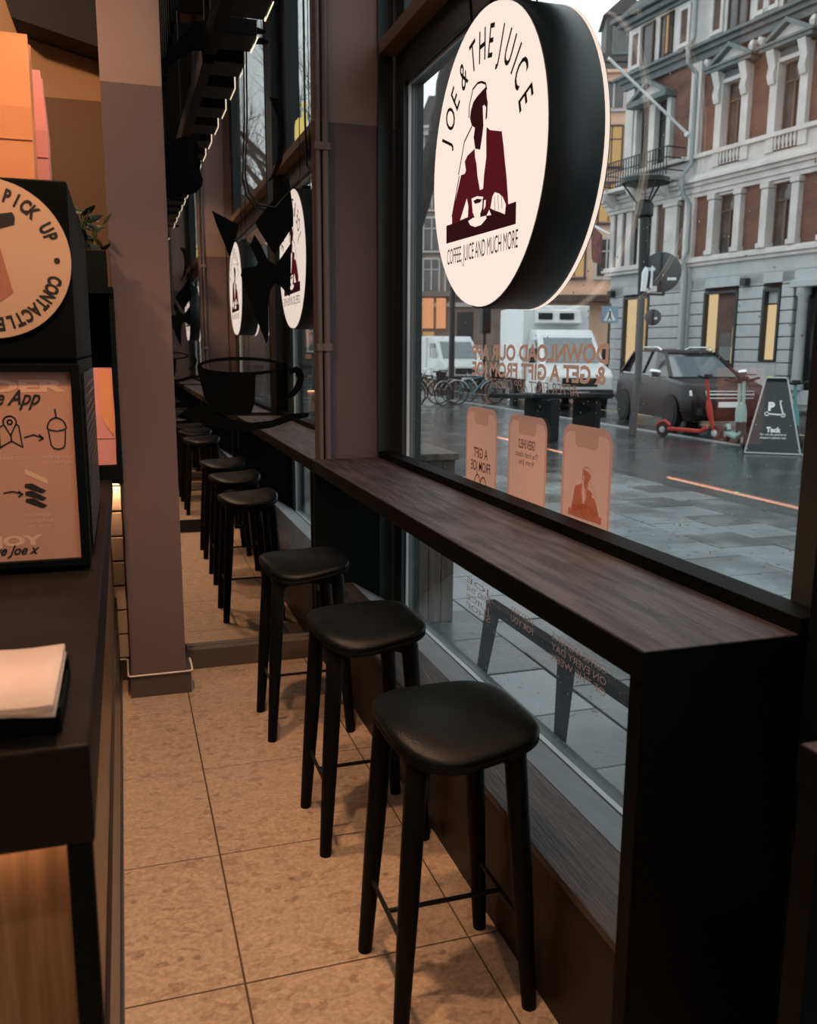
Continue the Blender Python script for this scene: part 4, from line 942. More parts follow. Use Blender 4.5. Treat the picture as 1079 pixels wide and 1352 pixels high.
# downpipe with swan neck
T(MB().tube([(-1.15, -.32, 13.2), (-1.15, -.32, 11.9), (-1.15, -.55, 11.6), (-1.15, -.50, 11.1), (-1.13, -.14, 10.8), (-1.13, -.14, 7.9), (-1.12, -.5, 7.5), (-1.12, -.46, 7.0), (-1.08, -.16, 6.6), (-1.06, -.16, 5.0), (-1.03, -.33, 4.7), (-1.0, -.2, 4.3), (-.98, -.18, .5)], .075, 8), 'downpipe', M['zinc'], smooth=True)
win_cache = {}
def sash(w, h, nm, m, lit=None, mull=1, transom=.72):
    key = (w, h, m.name, lit, mull)
    if key in win_cache: return dup(win_cache[key], th)
    f = MB().box(-w/2, -w/2+.06, .20, .27, 0, h).box(w/2-.06, w/2, .20, .27, 0, h).box(-w/2, w/2, .20, .27, 0, .06).box(-w/2, w/2, .20, .27, h-.07, h)
    if transom: f.box(-w/2, w/2, .19, .27, h*transom-.035, h*transom+.035)
    for k in range(mull):
        x = -w/2+w*(k+1)/(mull+1); f.box(x-.035, x+.035, .19, .27, 0, h*(transom or 1))
    o = f.build(nm, m, th)
    B(-w/2+.04, w/2-.04, .245, .26, .04, h-.04).build('pane', M[lit or 'winglass'], o)
    win_cache[key] = o
    return o
def win(s, z, w, h, m='sash', lit=None, mull=1, transom=.72, dy=0):
    o = sash(w, h, 'window', M[m], lit, mull, transom); o.location = (s, dy, z); return o
cols = [.55+2.34*k for k in range(4)]
made = {}
def once(key, fn, loc):
    if key not in made:
        made[key] = [fn(q) for q in (0,)][0]
        objs = made[key]
    else:
        objs = [dup(o, th) for o in made[key]]
    for o in objs: o.location = loc
def mid_surround(_):
    r = []
    for sx in (-1, 1):
        r.append(T(MB().box(sx*.60-.14, sx*.60+.14, -.12, .3, .16, 1.78).box(sx*.60-.19, sx*.60+.19, -.17, .3, 0, .16).box(sx*.60-.18, sx*.60+.18, -.16, .3, 1.79, 1.96), 'pilaster', M['stone'], bevel=.012, bseg=1))
    r.append(T(MB().box(-.46, .46, .02, .3, 1.90, 1.97), 'lintel', M['stone']))
    return r
def up_surround(_):
    r = []
    for sx in (-1, 1):
        r.append(T(MB().box(sx*.58-.15, sx*.58+.15, -.10, .3, 0, 2.3), 'jamb_stone', M['stone'], bevel=.012, bseg=1))
        r.append(T(MB().loft([[(sx*.60-.12, -.10, 1.42), (sx*.60+.12, -.10, 1.42), (sx*.60+.12, -.18, 1.40), (sx*.60-.12, -.18, 1.40)], [(sx*.60-.13, -.10, 1.62), (sx*.60+.13, -.10, 1.62), (sx*.60+.13, -.26, 1.64), (sx*.60-.13, -.26, 1.64)], [(sx*.60-.13, -.10, 1.95), (sx*.60+.13, -.10, 1.95), (sx*.60+.13, -.20, 1.9), (sx*.60-.13, -.20, 1.9)], [(sx*.60-.15, -.10, 2.34), (sx*.60+.15, -.10, 2.34), (sx*.60+.15, -.34, 2.34), (sx*.60-.15, -.34, 2.34)]]), 'console', M['stone'], smooth=True))
        r.append(T(MB().loft([[(sx*.92-.07, -.3, 2.55), (sx*.92+.07, -.3, 2.55), (sx*.92+.07, -.16, 2.55), (sx*.92-.07, -.16, 2.55)], [(sx*.98-.1, -.38, 2.72), (sx*.98+.1, -.38, 2.72), (sx*.98+.1, -.14, 2.72), (sx*.98-.1, -.14, 2.72)], [(sx*1.02-.05, -.36, 2.84), (sx*1.02+.05, -.36, 2.84), (sx*1.02+.05, -.2, 2.84), (sx*1.02-.05, -.2, 2.84)]]), 'acroterion', M['stone']))
    r.append(T(MB().box(-.45, .45, -.08, .3, 1.98, 2.10), 'lintel', M['stone']))
    r.append(T(MB().box(-.45, .45, .0, .3, 2.11, 2.33), 'frieze_panel', M['cornice']))
    r.append(T(MB().box(-1.0, 1.0, -.36, .3, 2.35, 2.46).box(-1.08, 1.08, -.42, .3, 2.46, 2.54), 'pediment_shelf', M['cornice'], bevel=.01, bseg=1))
    r.append(T(MB().prism([(-.92, 2.545), (.92, 2.545), (.0, 3.03)], (0, -.16, 0), X, Z, Y, .4), 'tympanum', M['stone']))
    r.append(T(MB().prism([(-1.02, 2.545), (-.80, 2.545), (0, 2.96), (.80, 2.545), (1.02, 2.545), (0, 3.10)], (0, -.38, 0), X, Z, Y, .22), 'raking_cornice', M['cornice']))
    for i in range(6): r.append(T(MB().lathe([(.05, -.52), (.03, -.46), (.06, -.30), (.035, -.12), (.05, -.06)], (-.375+.15*i, -.04, 0), Z, 8), 'baluster', M['stone'], smooth=True))
    r.append(T(MB().box(-.46, .46, .0, .02, -.56, -.02), 'baluster_back', M['panel_brown']))
    r.append(T(MB().box(-.80, -.47, -.06, .3, -.56, -.01).box(.47, .80, -.06, .3, -.56, -.01), 'parapet_block', M['stone'], bevel=.01, bseg=1))
    return r
def brick_pier(_): return [T(MB().box(-.42, .42, .08, .42, 0, 1.99), 'brick_pier', M['brick'])]
def brick_pier2(_): return [T(MB().box(-.44, .44, .08, .42, 0, 3.0), 'brick_pier', M['brick'])]
def attic_panel(_):
    return [T(MB().box(-.17, .17, -.005, .0, .30, 1.35), 'attic_panel', M['panel_brown']), T(MB().box(-.30, -.17, -.07, .0, .16, 1.5).box(.17, .30, -.07, .0, .16, 1.5).box(-.17, .17, -.07, 0, .16, .30).box(-.17, .17, -.07, 0, 1.35, 1.5), 'panel_frame', M['stone'], bevel=.01, bseg=1)]
for c_ in cols:
    win(c_, 4.82, .90, 1.92); once('mid', mid_surround, (c_, 0, 4.80))
    win(c_, 8.21, .84, 1.98); once('up', up_surround, (c_, 0, 8.20))
    once('p1', brick_pier, (c_-1.17, 0, 4.80)); once('p2', brick_pier2, (c_-1.17, 0, 8.20))
    once('att', attic_panel, (c_-.98, 0, 11.66))
    once('att', attic_panel, (c_+.98, 0, 11.66))
    T(MB().box(c_-.46, c_+.46, -.01, .0, 11.72, 13.2), 'attic_recess', M['sash_dark'])
    win(c_, 11.74, .86, 1.42, 'sash', None, 1, None, dy=-.30)
T(MB().box(-1.42, -.94, -.10, .42, 8.2, 11.17), 'corner_strip', M['stone'], bevel=.01, bseg=1)
T(MB().box(-1.42, -.94, -.08, .42, 4.79, 6.77), 'corner_strip', M['stone'], bevel=.01, bseg=1)
# corner bay, a little proud of the main front
yb = -.14
T(MB().box(SU, -4.5, yb, .42, 8.2, 11.17), 'bay_pier', M['stone'], bevel=.02, bseg=1)
T(MB().box(-5.6, -5.35, yb, .42, 4.8, 6.77), 'bay_pier', M['stone'], bevel=.02, bseg=1)
T(MB().box(-2.3, -1.66, yb-.06, .42, 4.95, 6.62).box(-2.38, -1.58, yb-.12, .42, 4.8, 4.95).box(-2.38, -1.58, yb-.12, .42, 6.62, 6.77), 'bay_pier', M['stone'], bevel=.02, bseg=1)
for s in (-5.0, -4.45): T(MB().box(s-.16, s+.16, yb, .42, 4.8, 6.77), 'pilaster', M['stone'], bevel=.015, bseg=1)
for s in (-3.72, -2.95): T(MB().box(s-.14, s+.14, yb, .42, 4.8, 6.77), 'pilaster', M['stone'], bevel=.015, bseg=1)
for s in (-5.17, -4.72, -2.6, -1.53): T(MB().box(s-.2, s+.2, yb+.09, .42, 4.8, 6.77), 'brown_panel', M['panel_brown'])
win(-4.09, 4.82, .44, 1.92, 'sash', None, 0, .72, dy=yb); win(-3.33, 4.82, .50, 1.92, 'sash', None, 0, .72, dy=yb)
for a, b in ((-4.5, -4.35), (-2.2, -1.44)): T(MB().box(a, b, yb+.08, .42, 8.2, 11.17), 'brick_pier', M['brick'])
T(MB().box(-4.35, -2.2, yb+.1, .42, 10.35, 11.17), 'brick_pier', M['brick'])
for s in (-3.85, -2.85): win(s, 8.22, .66, 2.1, 'sash_dark', None, 1, .75, dy=yb)
T(MB().box(-4.34, -4.19, yb-.06, .42, 8.2, 10.35).box(-2.51, -2.30, yb-.06, .42, 8.2, 10.35).box(-3.51, -3.19, yb-.02, .42, 8.2, 10.35), 'bay_jambs', M['stone'], bevel=.012, bseg=1)
T(MB().box(-4.4, -2.2, yb-.4, .42, 10.36, 10.55), 'pediment_shelf', M['cornice'], bevel=.01, bseg=1)
T(MB().prism([(-4.3, 10.56), (-2.3, 10.56), (-3.3, 11.08)], (0, yb-.15, 0), X, Z, Y, .4), 'tympanum', M['stone'])
T(MB().prism([(-4.4, 10.56), (-4.15, 10.56), (-3.3, 11.0), (-2.45, 10.56), (-2.2, 10.56), (-3.3, 11.16)], (0, yb-.38, 0), X, Z, Y, .22), 'raking_cornice', M['cornice'])
for s in (-4.5, -3.3, -1.85): once('att', attic_panel, (s, yb, 11.66)) if s != -3.3 else None
T(MB().box(SU, -1.45, yb, .0, 11.66, 13.25), 'attic_wall', M['stone'])
for s, l in ((-3.75, None), (-2.75, None)):
    T(MB().box(s-.33, s+.33, yb-.01, yb, 11.72, 13.2), 'attic_recess', M['sash_dark'])
    win(s, 11.74, .62, 1.42, 'sash', l, 0, None, dy=yb-.30)
win(-2.62, 11.78, .26, 1.34, 'sash', 'winlit', 0, None, dy=yb-.36)
# balcony
T(MB().box(-5.3, -1.45, -.95, yb-.01, 7.42, 7.56), 'balcony_slab', M['stone'], bevel=.02, bseg=1)
for s in (-4.9, -3.4, -1.9): T(MB().prism([(0, 7.41), (-.6, 7.41), (-.5, 7.2), (0, 6.9)], (s-.1, yb-.36, 0), Y, Z, X, .2), 'balcony_bracket', M['stone'])
for z in (7.75, 8.15, 8.5): T(MB().bar((-5.25, -.9, z), (-1.5, -.9, z), .035, .035).bar((-5.25, -.9, z), (-5.25, yb, z), .035, .035).bar((-1.5, -.9, z), (-1.5, yb, z), .035, .035), 'balcony_rail', M['ironwork'])
bp = T(MB().box(-.015, .015, -.915, -.885, 7.56, 8.5), 'baluster_iron', M['ironwork']); bp.location = (-5.25, 0, 0)
for k in range(1, 26): inst(bp, 'baluster_iron', th, (-5.25+.15*k, 0, 0))
# shops
def shop(s0, s1, z0, z1, nm, lits):
    f = T(MB().box(s0-.04, s0+.05, -.03, .3, z0, z1).box(s1-.05, s1+.04, -.03, .3, z0, z1).box(s0, s1, -.03, .3, z1-.06, z1+.03).box(s0, s1, -.03, .3, z0-.03, z0+.05), nm, M['sash_dark'])
    for a, b, c, d, m in lits: B(a, b, .14, .2, c, d).build('pane', M[m], f)
    return f
shop(-.18, 1.32, .8, 3.56, 'shop_window', [(-.13, .30, .85, 3.5, 'shoplit'), (.31, 1.27, 1.75, 3.5, 'panel_brown'), (.50, 1.05, 1.3, 2.2, 'winglass'), (.6, 1.0, .86, 1.25, 'panel_brown'), (1.06, 1.27, 1.2, 2.4, 'shoplit'), (.31, .5, .85, 1.74, 'sash_dark')])
shop(2.48, 3.12, 1.3, 3.52, 'shop_window', [(2.55, 3.06, 1.35, 3.05, 'shoplit'), (2.55, 3.06, 3.1, 3.46, 'stone_blue')])
T(MB().box(2.42, 3.16, .0, .3, .45, 1.28), 'stone_course', M['stone_blue'])
shop(-4.66, -3.2, .5, 3.6, 'shop_window', [(-4.6, -4.05, .6, 3.55, 'shoplit'), (-4.04, -3.75, .6, 3.55, 'sash_dark'), (-3.74, -3.28, .6, 3.55, 'winlit')])
shop(5.92, 6.88, .6, 3.56, 'shop_window', [(5.98, 6.8, .7, 3.4, 'shoplit')])
T(MB().box(3.68, 5.28, .25, .41, .45, 3.7), 'portal_back', M['sash_dark'])
T(MB().lathe([(.22, .45), (.22, .6), (.16, .65), (.15, 3.2), (.22, 3.3), (.22, 3.5)], (4.05, .0, 0), Z, 14), 'portal_column', M['stone_blue'], smooth=True)
T(MB().lathe([(.22, .45), (.22, .6), (.16, .65), (.15, 3.2), (.22, 3.3), (.22, 3.5)], (5.1, .0, 0), Z, 14), 'portal_column', M['stone_blue'], smooth=True)
T(MB().box(3.7, 5.3, -.25, .3, 3.5, 3.72), 'portal_lintel', M['stone_blue'], bevel=.02, bseg=1)
T(MB().box(4.35, 4.45, .1, .2, 1.4, 2.3), 'house_plate', M['sash_dark'])
for s in (1.75, -5.35): T(MB().box(s-.12, s+.12, -.25, -.01, 3.68, 3.92), 'wall_lamp', M['sash_dark'], bevel=.02)
fp = root('flag_pole', (19.2, 26.4, -.02), rot=FR, label='white flag pole slanting out from the townhouse above its balcony', cat='flag pole')
MB().tube([(-1.31, -.2, 8.9), (-1.31, -3.6, 10.9)], .045, 8).ball((-1.31, -.25, 8.9), .09).build('pole', M['white'], fp, smooth=True)
f2 = root('flag_pole', (19.2, 26.4, -.02), rot=FR, label='short white pole carrying a dark red flag at the townhouse corner', cat='flag pole')
MB().tube([(-5.65, -.1, 6.1), (-6.6, -.4, 6.6)], .045, 8).build('pole', M['white'], f2, smooth=True)
rings = []
for i in range(9):
    t = i/8; rings.append([(-6.5+.75*t+.03*math.sin(t*9), -.38-.04*math.cos(t*7), 6.5-.42*t), (-6.55+.72*t+.05*math.sin(t*8+1), -.36+.05*math.cos(t*6), 5.2-.25*t), (-6.55+.72*t+.05*math.sin(t*8+1), -.34+.05*math.cos(t*6), 5.2-.25*t), (-6.5+.75*t+.03*math.sin(t*9), -.36-.04*math.cos(t*7), 6.5-.42*t)])
MB().loft(rings).build('flag', M['flag'], f2, smooth=True)

# ------------------------------------------------------------------ other houses
def house(name, x0, y0, x1, y1, h, wall, label, rows, cols_, ww, wh, z0, dz, roof=None, roof_h=3, lits=(), depth=8, cor=None, lit='winlit'):
    """front from (x0,y0) to (x1,y1) seen from the shop"""
    d = Vector((x1-x0, y1-y0, 0)); Lg = d.length; d.normalize(); nn = Vector((-d.y, d.x, 0))
    rt = Matrix((d, nn, Z)).transposed()
    b = root(name, (x0, y0, -.02), rot=rt, label=label, cat='building')
    B(0, Lg, 0, depth, 0, h).build('wall', wall, b)
    MB().box(-.1, Lg+.1, -.3, .0, h-.5, h-.15).box(-.2, Lg+.2, -.55, .0, h-.15, h).build('cornice', cor or wall, b)
    MB().box(-.05, Lg+.05, -.18, 0, z0-1.0, z0-.75).build('belt', cor or wall, b)
    if roof: MB().hexa([(-.2, -.4, h+.01), (Lg+.2, -.4, h+.01), (Lg+.2, depth, h+.01), (-.2, depth, h+.01)], [(.3, roof_h*.45, h+roof_h), (Lg-.3, roof_h*.45, h+roof_h), (Lg-.3, depth-1, h+roof_h), (.3, depth-1, h+roof_h)]).build('roof', roof, b)
    proto = {}
    for r in range(rows):
        for c_ in range(cols_):
            on = (r, c_) in lits
            s = Lg*(c_+.5)/cols_; z = z0+dz*r
            if on not in proto:
                f = MB().box(-ww/2-.1, -ww/2, -.08, .0, -.1, wh+.1).box(ww/2, ww/2+.1, -.08, 0, -.1, wh+.1).box(-ww/2, ww/2, -.08, 0, wh, wh+.12).box(-ww/2-.15, ww/2+.15, -.16, 0, -.2, -.08).box(-.04, .04, -.05, 0, 0, wh).box(-ww/2, ww/2, -.05, 0, wh*.66, wh*.66+.07).build('window', M['sash'] if on else M['stone'], b)
                B(-ww/2, ww/2, -.03, -.005, 0, wh).build('pane', M[lit] if on else M['winglass'], f); proto[on] = f; o = f
            else: o = dup(proto[on], b)
            o.location = (s, 0, z)
    return b, Lg
# orange corner house beyond the side street
b, Lg = house('corner_house', 21.4, 45.6, 27.6, 42.9, 15.9, M['orange_stucco'], 'orange stucco house beyond the townhouse corner, with a dark dormer', 4, 4, 1.0, 1.9, 5.6, 2.85, M['roof_dark'], 1.1, [(2, 2), (2, 3), (1, 2), (1, 3), (0, 1), (2, 1)], 3)
MB().box(3.7, 5.7, -.1, 2.5, 16.4, 18.6).build('dormer', M['roof_dark'], b); MB().prism([(3.5, 18.6), (5.9, 18.6), (4.7, 19.6)], (0, -.25, 0), X, Z, Y, 2.6).build('dormer_roof', M['roof_dark'], b)
f = MB().box(4.0, 4.1, -.2, -.1, 16.7, 18.4).box(5.3, 5.4, -.2, -.1, 16.7, 18.4).box(4.1, 5.3, -.2, -.1, 18.3, 18.4).box(4.1, 5.3, -.2, -.1, 16.7, 16.8).box(4.66, 4.74, -.2, -.1, 16.8, 18.3).build('window', M['cornice'], b); B(4.1, 5.3, -.14, -.11, 16.8, 18.3).build('pane', M['winglass'], f)
MB().box(0, Lg, -.9, 0, 4.2, 4.5).build('shop_awning', M['rust'], b)
# row closing the street on the left
b, Lg = house('mansard_house', 14.2, 54.5, 17.55, 53.2, 12.1, M['greystucco'], 'grey house with a red brown mansard roof at the end of the street', 4, 3, .8, 1.7, 3.6, 2.4, M['roof_red'], 3.2, (), 8, M['stone'])
b, Lg = house('cream_house', 17.7, 53.0, 22.6, 50.6, 14.6, M['tanstucco'], 'tan stone house with a lit orange shop sign, left of the truck', 4, 4, .9, 1.8, 5.2, 2.4, M['roof_dark'], 2, (), 4, M['stone'])
for s0, s1 in ((.2, .85), (1.05, 1.6)): B(s0, s1, -.4, -.05, 2.9, 4.7).build('shop_sign', M['signlit'], b)
MB().box(0, Lg, -.5, 0, 4.8, 5.1).build('shop_cornice', M['tanstucco'], b); B(.2, .9, -.06, -.01, .3, 2.7).build('shop_door', M['winlit'], b); B(2.3, 3.3, -.06, -.01, .3, 3.9).build('shop_door', M['sash_dark'], b)
b, Lg = house('brown_house', 23.2, 50.9, 26.6, 49.1, 14.2, M['rust'], 'rust brown house front behind the white truck', 4, 5, .9, 1.8, 5.2, 2.4, M['roof_dark'], 2, (), 4)
for k in range(3): MB().box(.2+1.25*k, 1.1+1.25*k, -.1, 0, .2, 4.0).build('shop_front', M['sash_dark'] if k % 2 else M['rust'], b)
# terrace continuing on our own side and opposite, met only in the mirrors
house('plain_house', 21.2, -2.5, 23.0, -22, 13.5, M['greystucco'], 'plain grey house farther down the road, seen only in the mirror', 4, 8, 1.0, 1.9, 4.8, 2.4, M['roof_dark'], 2.5, (), 8, M['stone'])
house('low_house', 18.0, -48, 2.5, -44, 9.0, M['roof_dark'], 'low dark house closing the street, seen only in the mirror', 3, 6, 1.0, 1.6, 1.6, 2.4, M['roof_dark'], 1.5, ())

# ------------------------------------------------------------------ trees
def tree(name, pts, rads, label, seed, nbr, spread, top):
    random.seed(seed)
    t = root(name, pts[0], label=label, cat='tree')
    # smooth the trunk
    P = []; R = []
    for i in range(len(pts)-1):
        for k in range(4):
            q = k/4; P.append(Vector(pts[i]).lerp(Vector(pts[i+1]), q)+Vector((random.uniform(-.02, .02), random.uniform(-.02, .02), 0))); R.append(rads[i]*(1-q)+rads[i+1]*q)
    P.append(Vector(pts[-1])); R.append(rads[-1])
    MB().tube(P, R, 12).build('trunk', M['bark'], t, world=True, smooth=True)
    br = MB(); tw = MB()
    for i in range(nbr):
        a = random.uniform(0, 2*PI); s = P[random.randint(len(P)*2//3, len(P)-1)]
        d = Vector((math.cos(a)*spread, math.sin(a)*spread, random.uniform(.5, 1.3))).normalized()
        L_ = random.uniform(1.2, 2.6)*top; q = [s]; cur = s.copy()
        for k in range(5):
            d = (d+Vector((random.uniform(-.25, .25), random.uniform(-.25, .25), random.uniform(-.1, .25)))).normalized(); cur = cur+d*L_/5; q.append(cur.copy())
            for w in range(4):
                e = (d+Vector((random.uniform(-.9, .9), random.uniform(-.9, .9), random.uniform(-.4, .7)))).normalized(); l2 = random.uniform(.35, 1.0)*top
                m_ = cur+e*l2*.5+Vector((random.uniform(-.06, .06),)*3); f_ = m_+(e+Vector((random.uniform(-.4, .4), random.uniform(-.4, .4), .2)))*l2*.5
                tw.tube([cur, m_, f_], [.012, .008, .003], 4, caps=False)
                for v in range(2):
                    g = (e+Vector((random.uniform(-.9, .9), random.uniform(-.9, .9), random.uniform(-.3, .8)))).normalized(); tw.tube([m_, m_+g*l2*.45], [.007, .003], 4, caps=False)
        br.tube(q, [.07*top, .055*top, .04*top, .03*top, .02*top, .008], 7)
    br.build('branches', M['bark'], t, world=True, smooth=True, kind='stuff'); tw.build('twigs', M['bark'], t, world=True, kind='stuff')
    return t
tree('street_tree', [(3.40, 11.98, -.02), (3.60, 12.1, 1.1), (3.84, 12.28, 2.3), (4.02, 12.36, 3.3), (4.40, 12.46, 4.5), (4.62, 12.6, 5.5), (4.80, 12.7, 6.4), (4.95, 12.75, 7.6)], [.24, .20, .17, .155, .15, .13, .11, .06], 'dark leaning street tree left of the big sign', 8, 9, .9, 1)
tree('street_tree', [(4.6, -13, -.02), (4.7, -13, 2), (4.75, -13.1, 4), (4.8, -13.1, 5.5)], [.2, .16, .13, .07], 'bare street tree down the sidewalk, seen only in the mirror, nearer one', 21, 11, .9, 1.7)
tree('street_tree', [(5.2, -24, -.02), (5.1, -24, 3), (5.2, -24.1, 5), (5.2, -24.1, 7)], [.25, .2, .16, .08], 'bare street tree down the sidewalk, seen only in the mirror, farther one', 33, 11, .9, 2.1)

# ------------------------------------------------------------------ lamp post with signs
lp = root('lamp_post', (9.33, 14.86, -.02), label='dark street lamp post with an open crown, standing before the maroon car', cat='lamp post')
def L_(mb, nm, m, **k): return mb.build(nm, m, lp, world=True, **k)
cx_, cy_ = 9.36, 14.9
L_(MB().tube([(9.26, 14.83, -.02), (9.35, 14.87, 1.2), (cx_, cy_, 2.6)], [.075, .068, .062], 12), 'pole', M['signback'], smooth=True)
L_(MB().tube([(cx_, cy_, 2.6), (cx_+.03, cy_+.1, 4.08)], [.085, .085], 12), 'pole', M['ironwork'], smooth=True)
tx, ty = cx_+.03, cy_+.12
L_(MB().lathe([(.10, 4.0), (.17, 4.04), (.17, 4.24), (.12, 4.3), (.10, 4.32)], (tx, ty, 0), Z, 16), 'collar', M['ironwork'], smooth=True)
L_(MB().lathe([(.36, 4.60), (.44, 4.61), (.44, 4.69), (.30, 4.73), (.05, 4.76)], (tx, ty, 0), Z, 24), 'crown', M['ironwork'], smooth=True)
for a in (20, 150, 265):
    a = math.radians(a); L_(MB().tube([(tx+.13*math.cos(a), ty+.13*math.sin(a), 4.26), (tx+.41*math.cos(a), ty+.41*math.sin(a), 4.62)], .018, 6), 'crown_arm', M['ironwork'])
L_(MB().lathe([(.012, 4.3), (.015, 4.4), (.015, 4.5), (.012, 4.62)], (tx, ty, 0), Z, 10), 'bulb_stem', M['ironwork'])
fdir = Vector((-.52, -.85, 0)).normalized()
def round_sign(nm, c, R, label, bits):
    s = root(nm, c, label=label, cat='road sign')
    c = Vector(c)
    MB().lathe([(R, 0), (R, .008), (R-.01, .012)], c, fdir, 36).build('plate', M['signback'], s, world=True, smooth=True)
    side = fdir.cross(Z).normalized()
    MB().bar(c+fdir*.02+Z*(-R*.95), c+fdir*.02+Z*R*.95, .06, .03, up=side).build('back_rail', M['ironwork'], s, world=True)
    for dx, dz, w, h in bits: MB().bar(c+fdir*.014+side*(dx-w/2)+Z*dz, c+fdir*.014+side*(dx+w/2)+Z*dz, .004, h).build('sticker', M['white'], s, world=True)
    return s, side
round_sign('road_sign', (9.72, 14.86, 3.02), .37, 'large grey back of a round road sign on the lamp post', [(-.2, -.12, .16, .05), (.22, .06, .22, .06), (.12, -.3, .12, .1)])
s_, side = round_sign('road_sign', (9.52, 14.74, 2.19), .15, 'small round sign lower on the lamp post', [(-.05, -.02, .05, .04)])
L_(MB().bar((9.40, 14.88, 2.62), (9.86, 14.95, 2.62), .04, .04).bar((9.86, 14.95, 2.62), (9.80, 14.95, 3.3), .04, .04), 'sign_arm', M['ironwork'])
L_(MB().loft([[(9.25, 14.74, 2.66), (9.33, 14.72, 2.66), (9.33, 14.76, 2.66), (9.25, 14.78, 2.66)], [(9.26, 14.74, 3.0), (9.36, 14.72, 2.98), (9.36, 14.76, 2.98), (9.26, 14.78, 3.0)], [(9.31, 14.74, 3.1), (9.35, 14.73, 3.08), (9.35, 14.75, 3.08), (9.31, 14.76, 3.1)]]), 'white_bracket', M['white'])
L_(MB().loft([[(9.40, 14.70, 2.72), (9.44, 14.70, 2.72), (9.44, 14.72, 2.72), (9.40, 14.72, 2.72)], [(9.42, 14.70, 3.12), (9.45, 14.70, 3.10), (9.45, 14.72, 3.10), (9.42, 14.72, 3.12)]]), 'white_bracket', M['white'])
# zebra crossing sign and two thinner posts
zs = root('crossing_sign', (15.3, 26.2, -.05), label='blue pedestrian crossing sign on a thin post by the townhouse corner', cat='road sign')
zc = Vector((15.3, 26.2, 2.74)); zd = Vector((-.5, -.86, 0)).normalized(); zr = Vector((.86, -.5, 0)).normalized()
MB().tube([(15.32, 26.25, -.1), (15.32, 26.25, 3.1)], .04, 8).build('post', M['signback'], zs, world=True, smooth=True)
MB().prism([(-.27, -.27), (.27, -.27), (.27, .27), (-.27, .27)], zc, zr, Z, zd, .02).build('plate', M['bluesign'], zs, world=True)
MB().prism([(-.2, -.2), (.2, -.2), (0, .2)], zc+zd*.021, zr, Z, zd, .004).build('triangle', M['white'], zs, world=True)
mb = MB(); mb.prism(circ((.0, .09), .035, 10), zc+zd*.026, zr, Z, zd, .003).prism([(-.03, .05), (.03, .05), (.03, -.05), (.08, -.17), (.04, -.17), (0, -.07), (-.05, -.17), (-.09, -.17), (-.03, -.04)], zc+zd*.026, zr, Z, zd, .003); mb.build('walker_symbol', M['ironwork'], zs, world=True)
pp_ = root('street_post', (10.2, 27.5, -.1), label='thin dark post between the bicycles and the white van', cat='post')
MB().tube([(10.1, 27.0, -.09), (10.1, 27.0, 6.5)], [.10, .08], 10).build('pole', M['ironwork'], pp_, world=True, smooth=True)
tl = root('traffic_light', (13.0, 33, -.1), label='small dark traffic light right of the white van', cat='traffic light')
MB().tube([(13.3, 32.0, -.09), (13.3, 32.0, 2.2)], .06, 8).build('pole', M['ironwork'], tl, world=True, smooth=True); B(13.12, 13.48, 31.8, 32.1, 2.2, 3.2).build('signal_box', M['ironwork'], tl, world=True, bevel=.03)
for k in range(3): MB().lathe([(.10, 0), (.11, .08)], (13.3, 31.8, 2.38+.3*k), -Y, 12).build('signal_hood', M['ironwork'], tl, world=True)

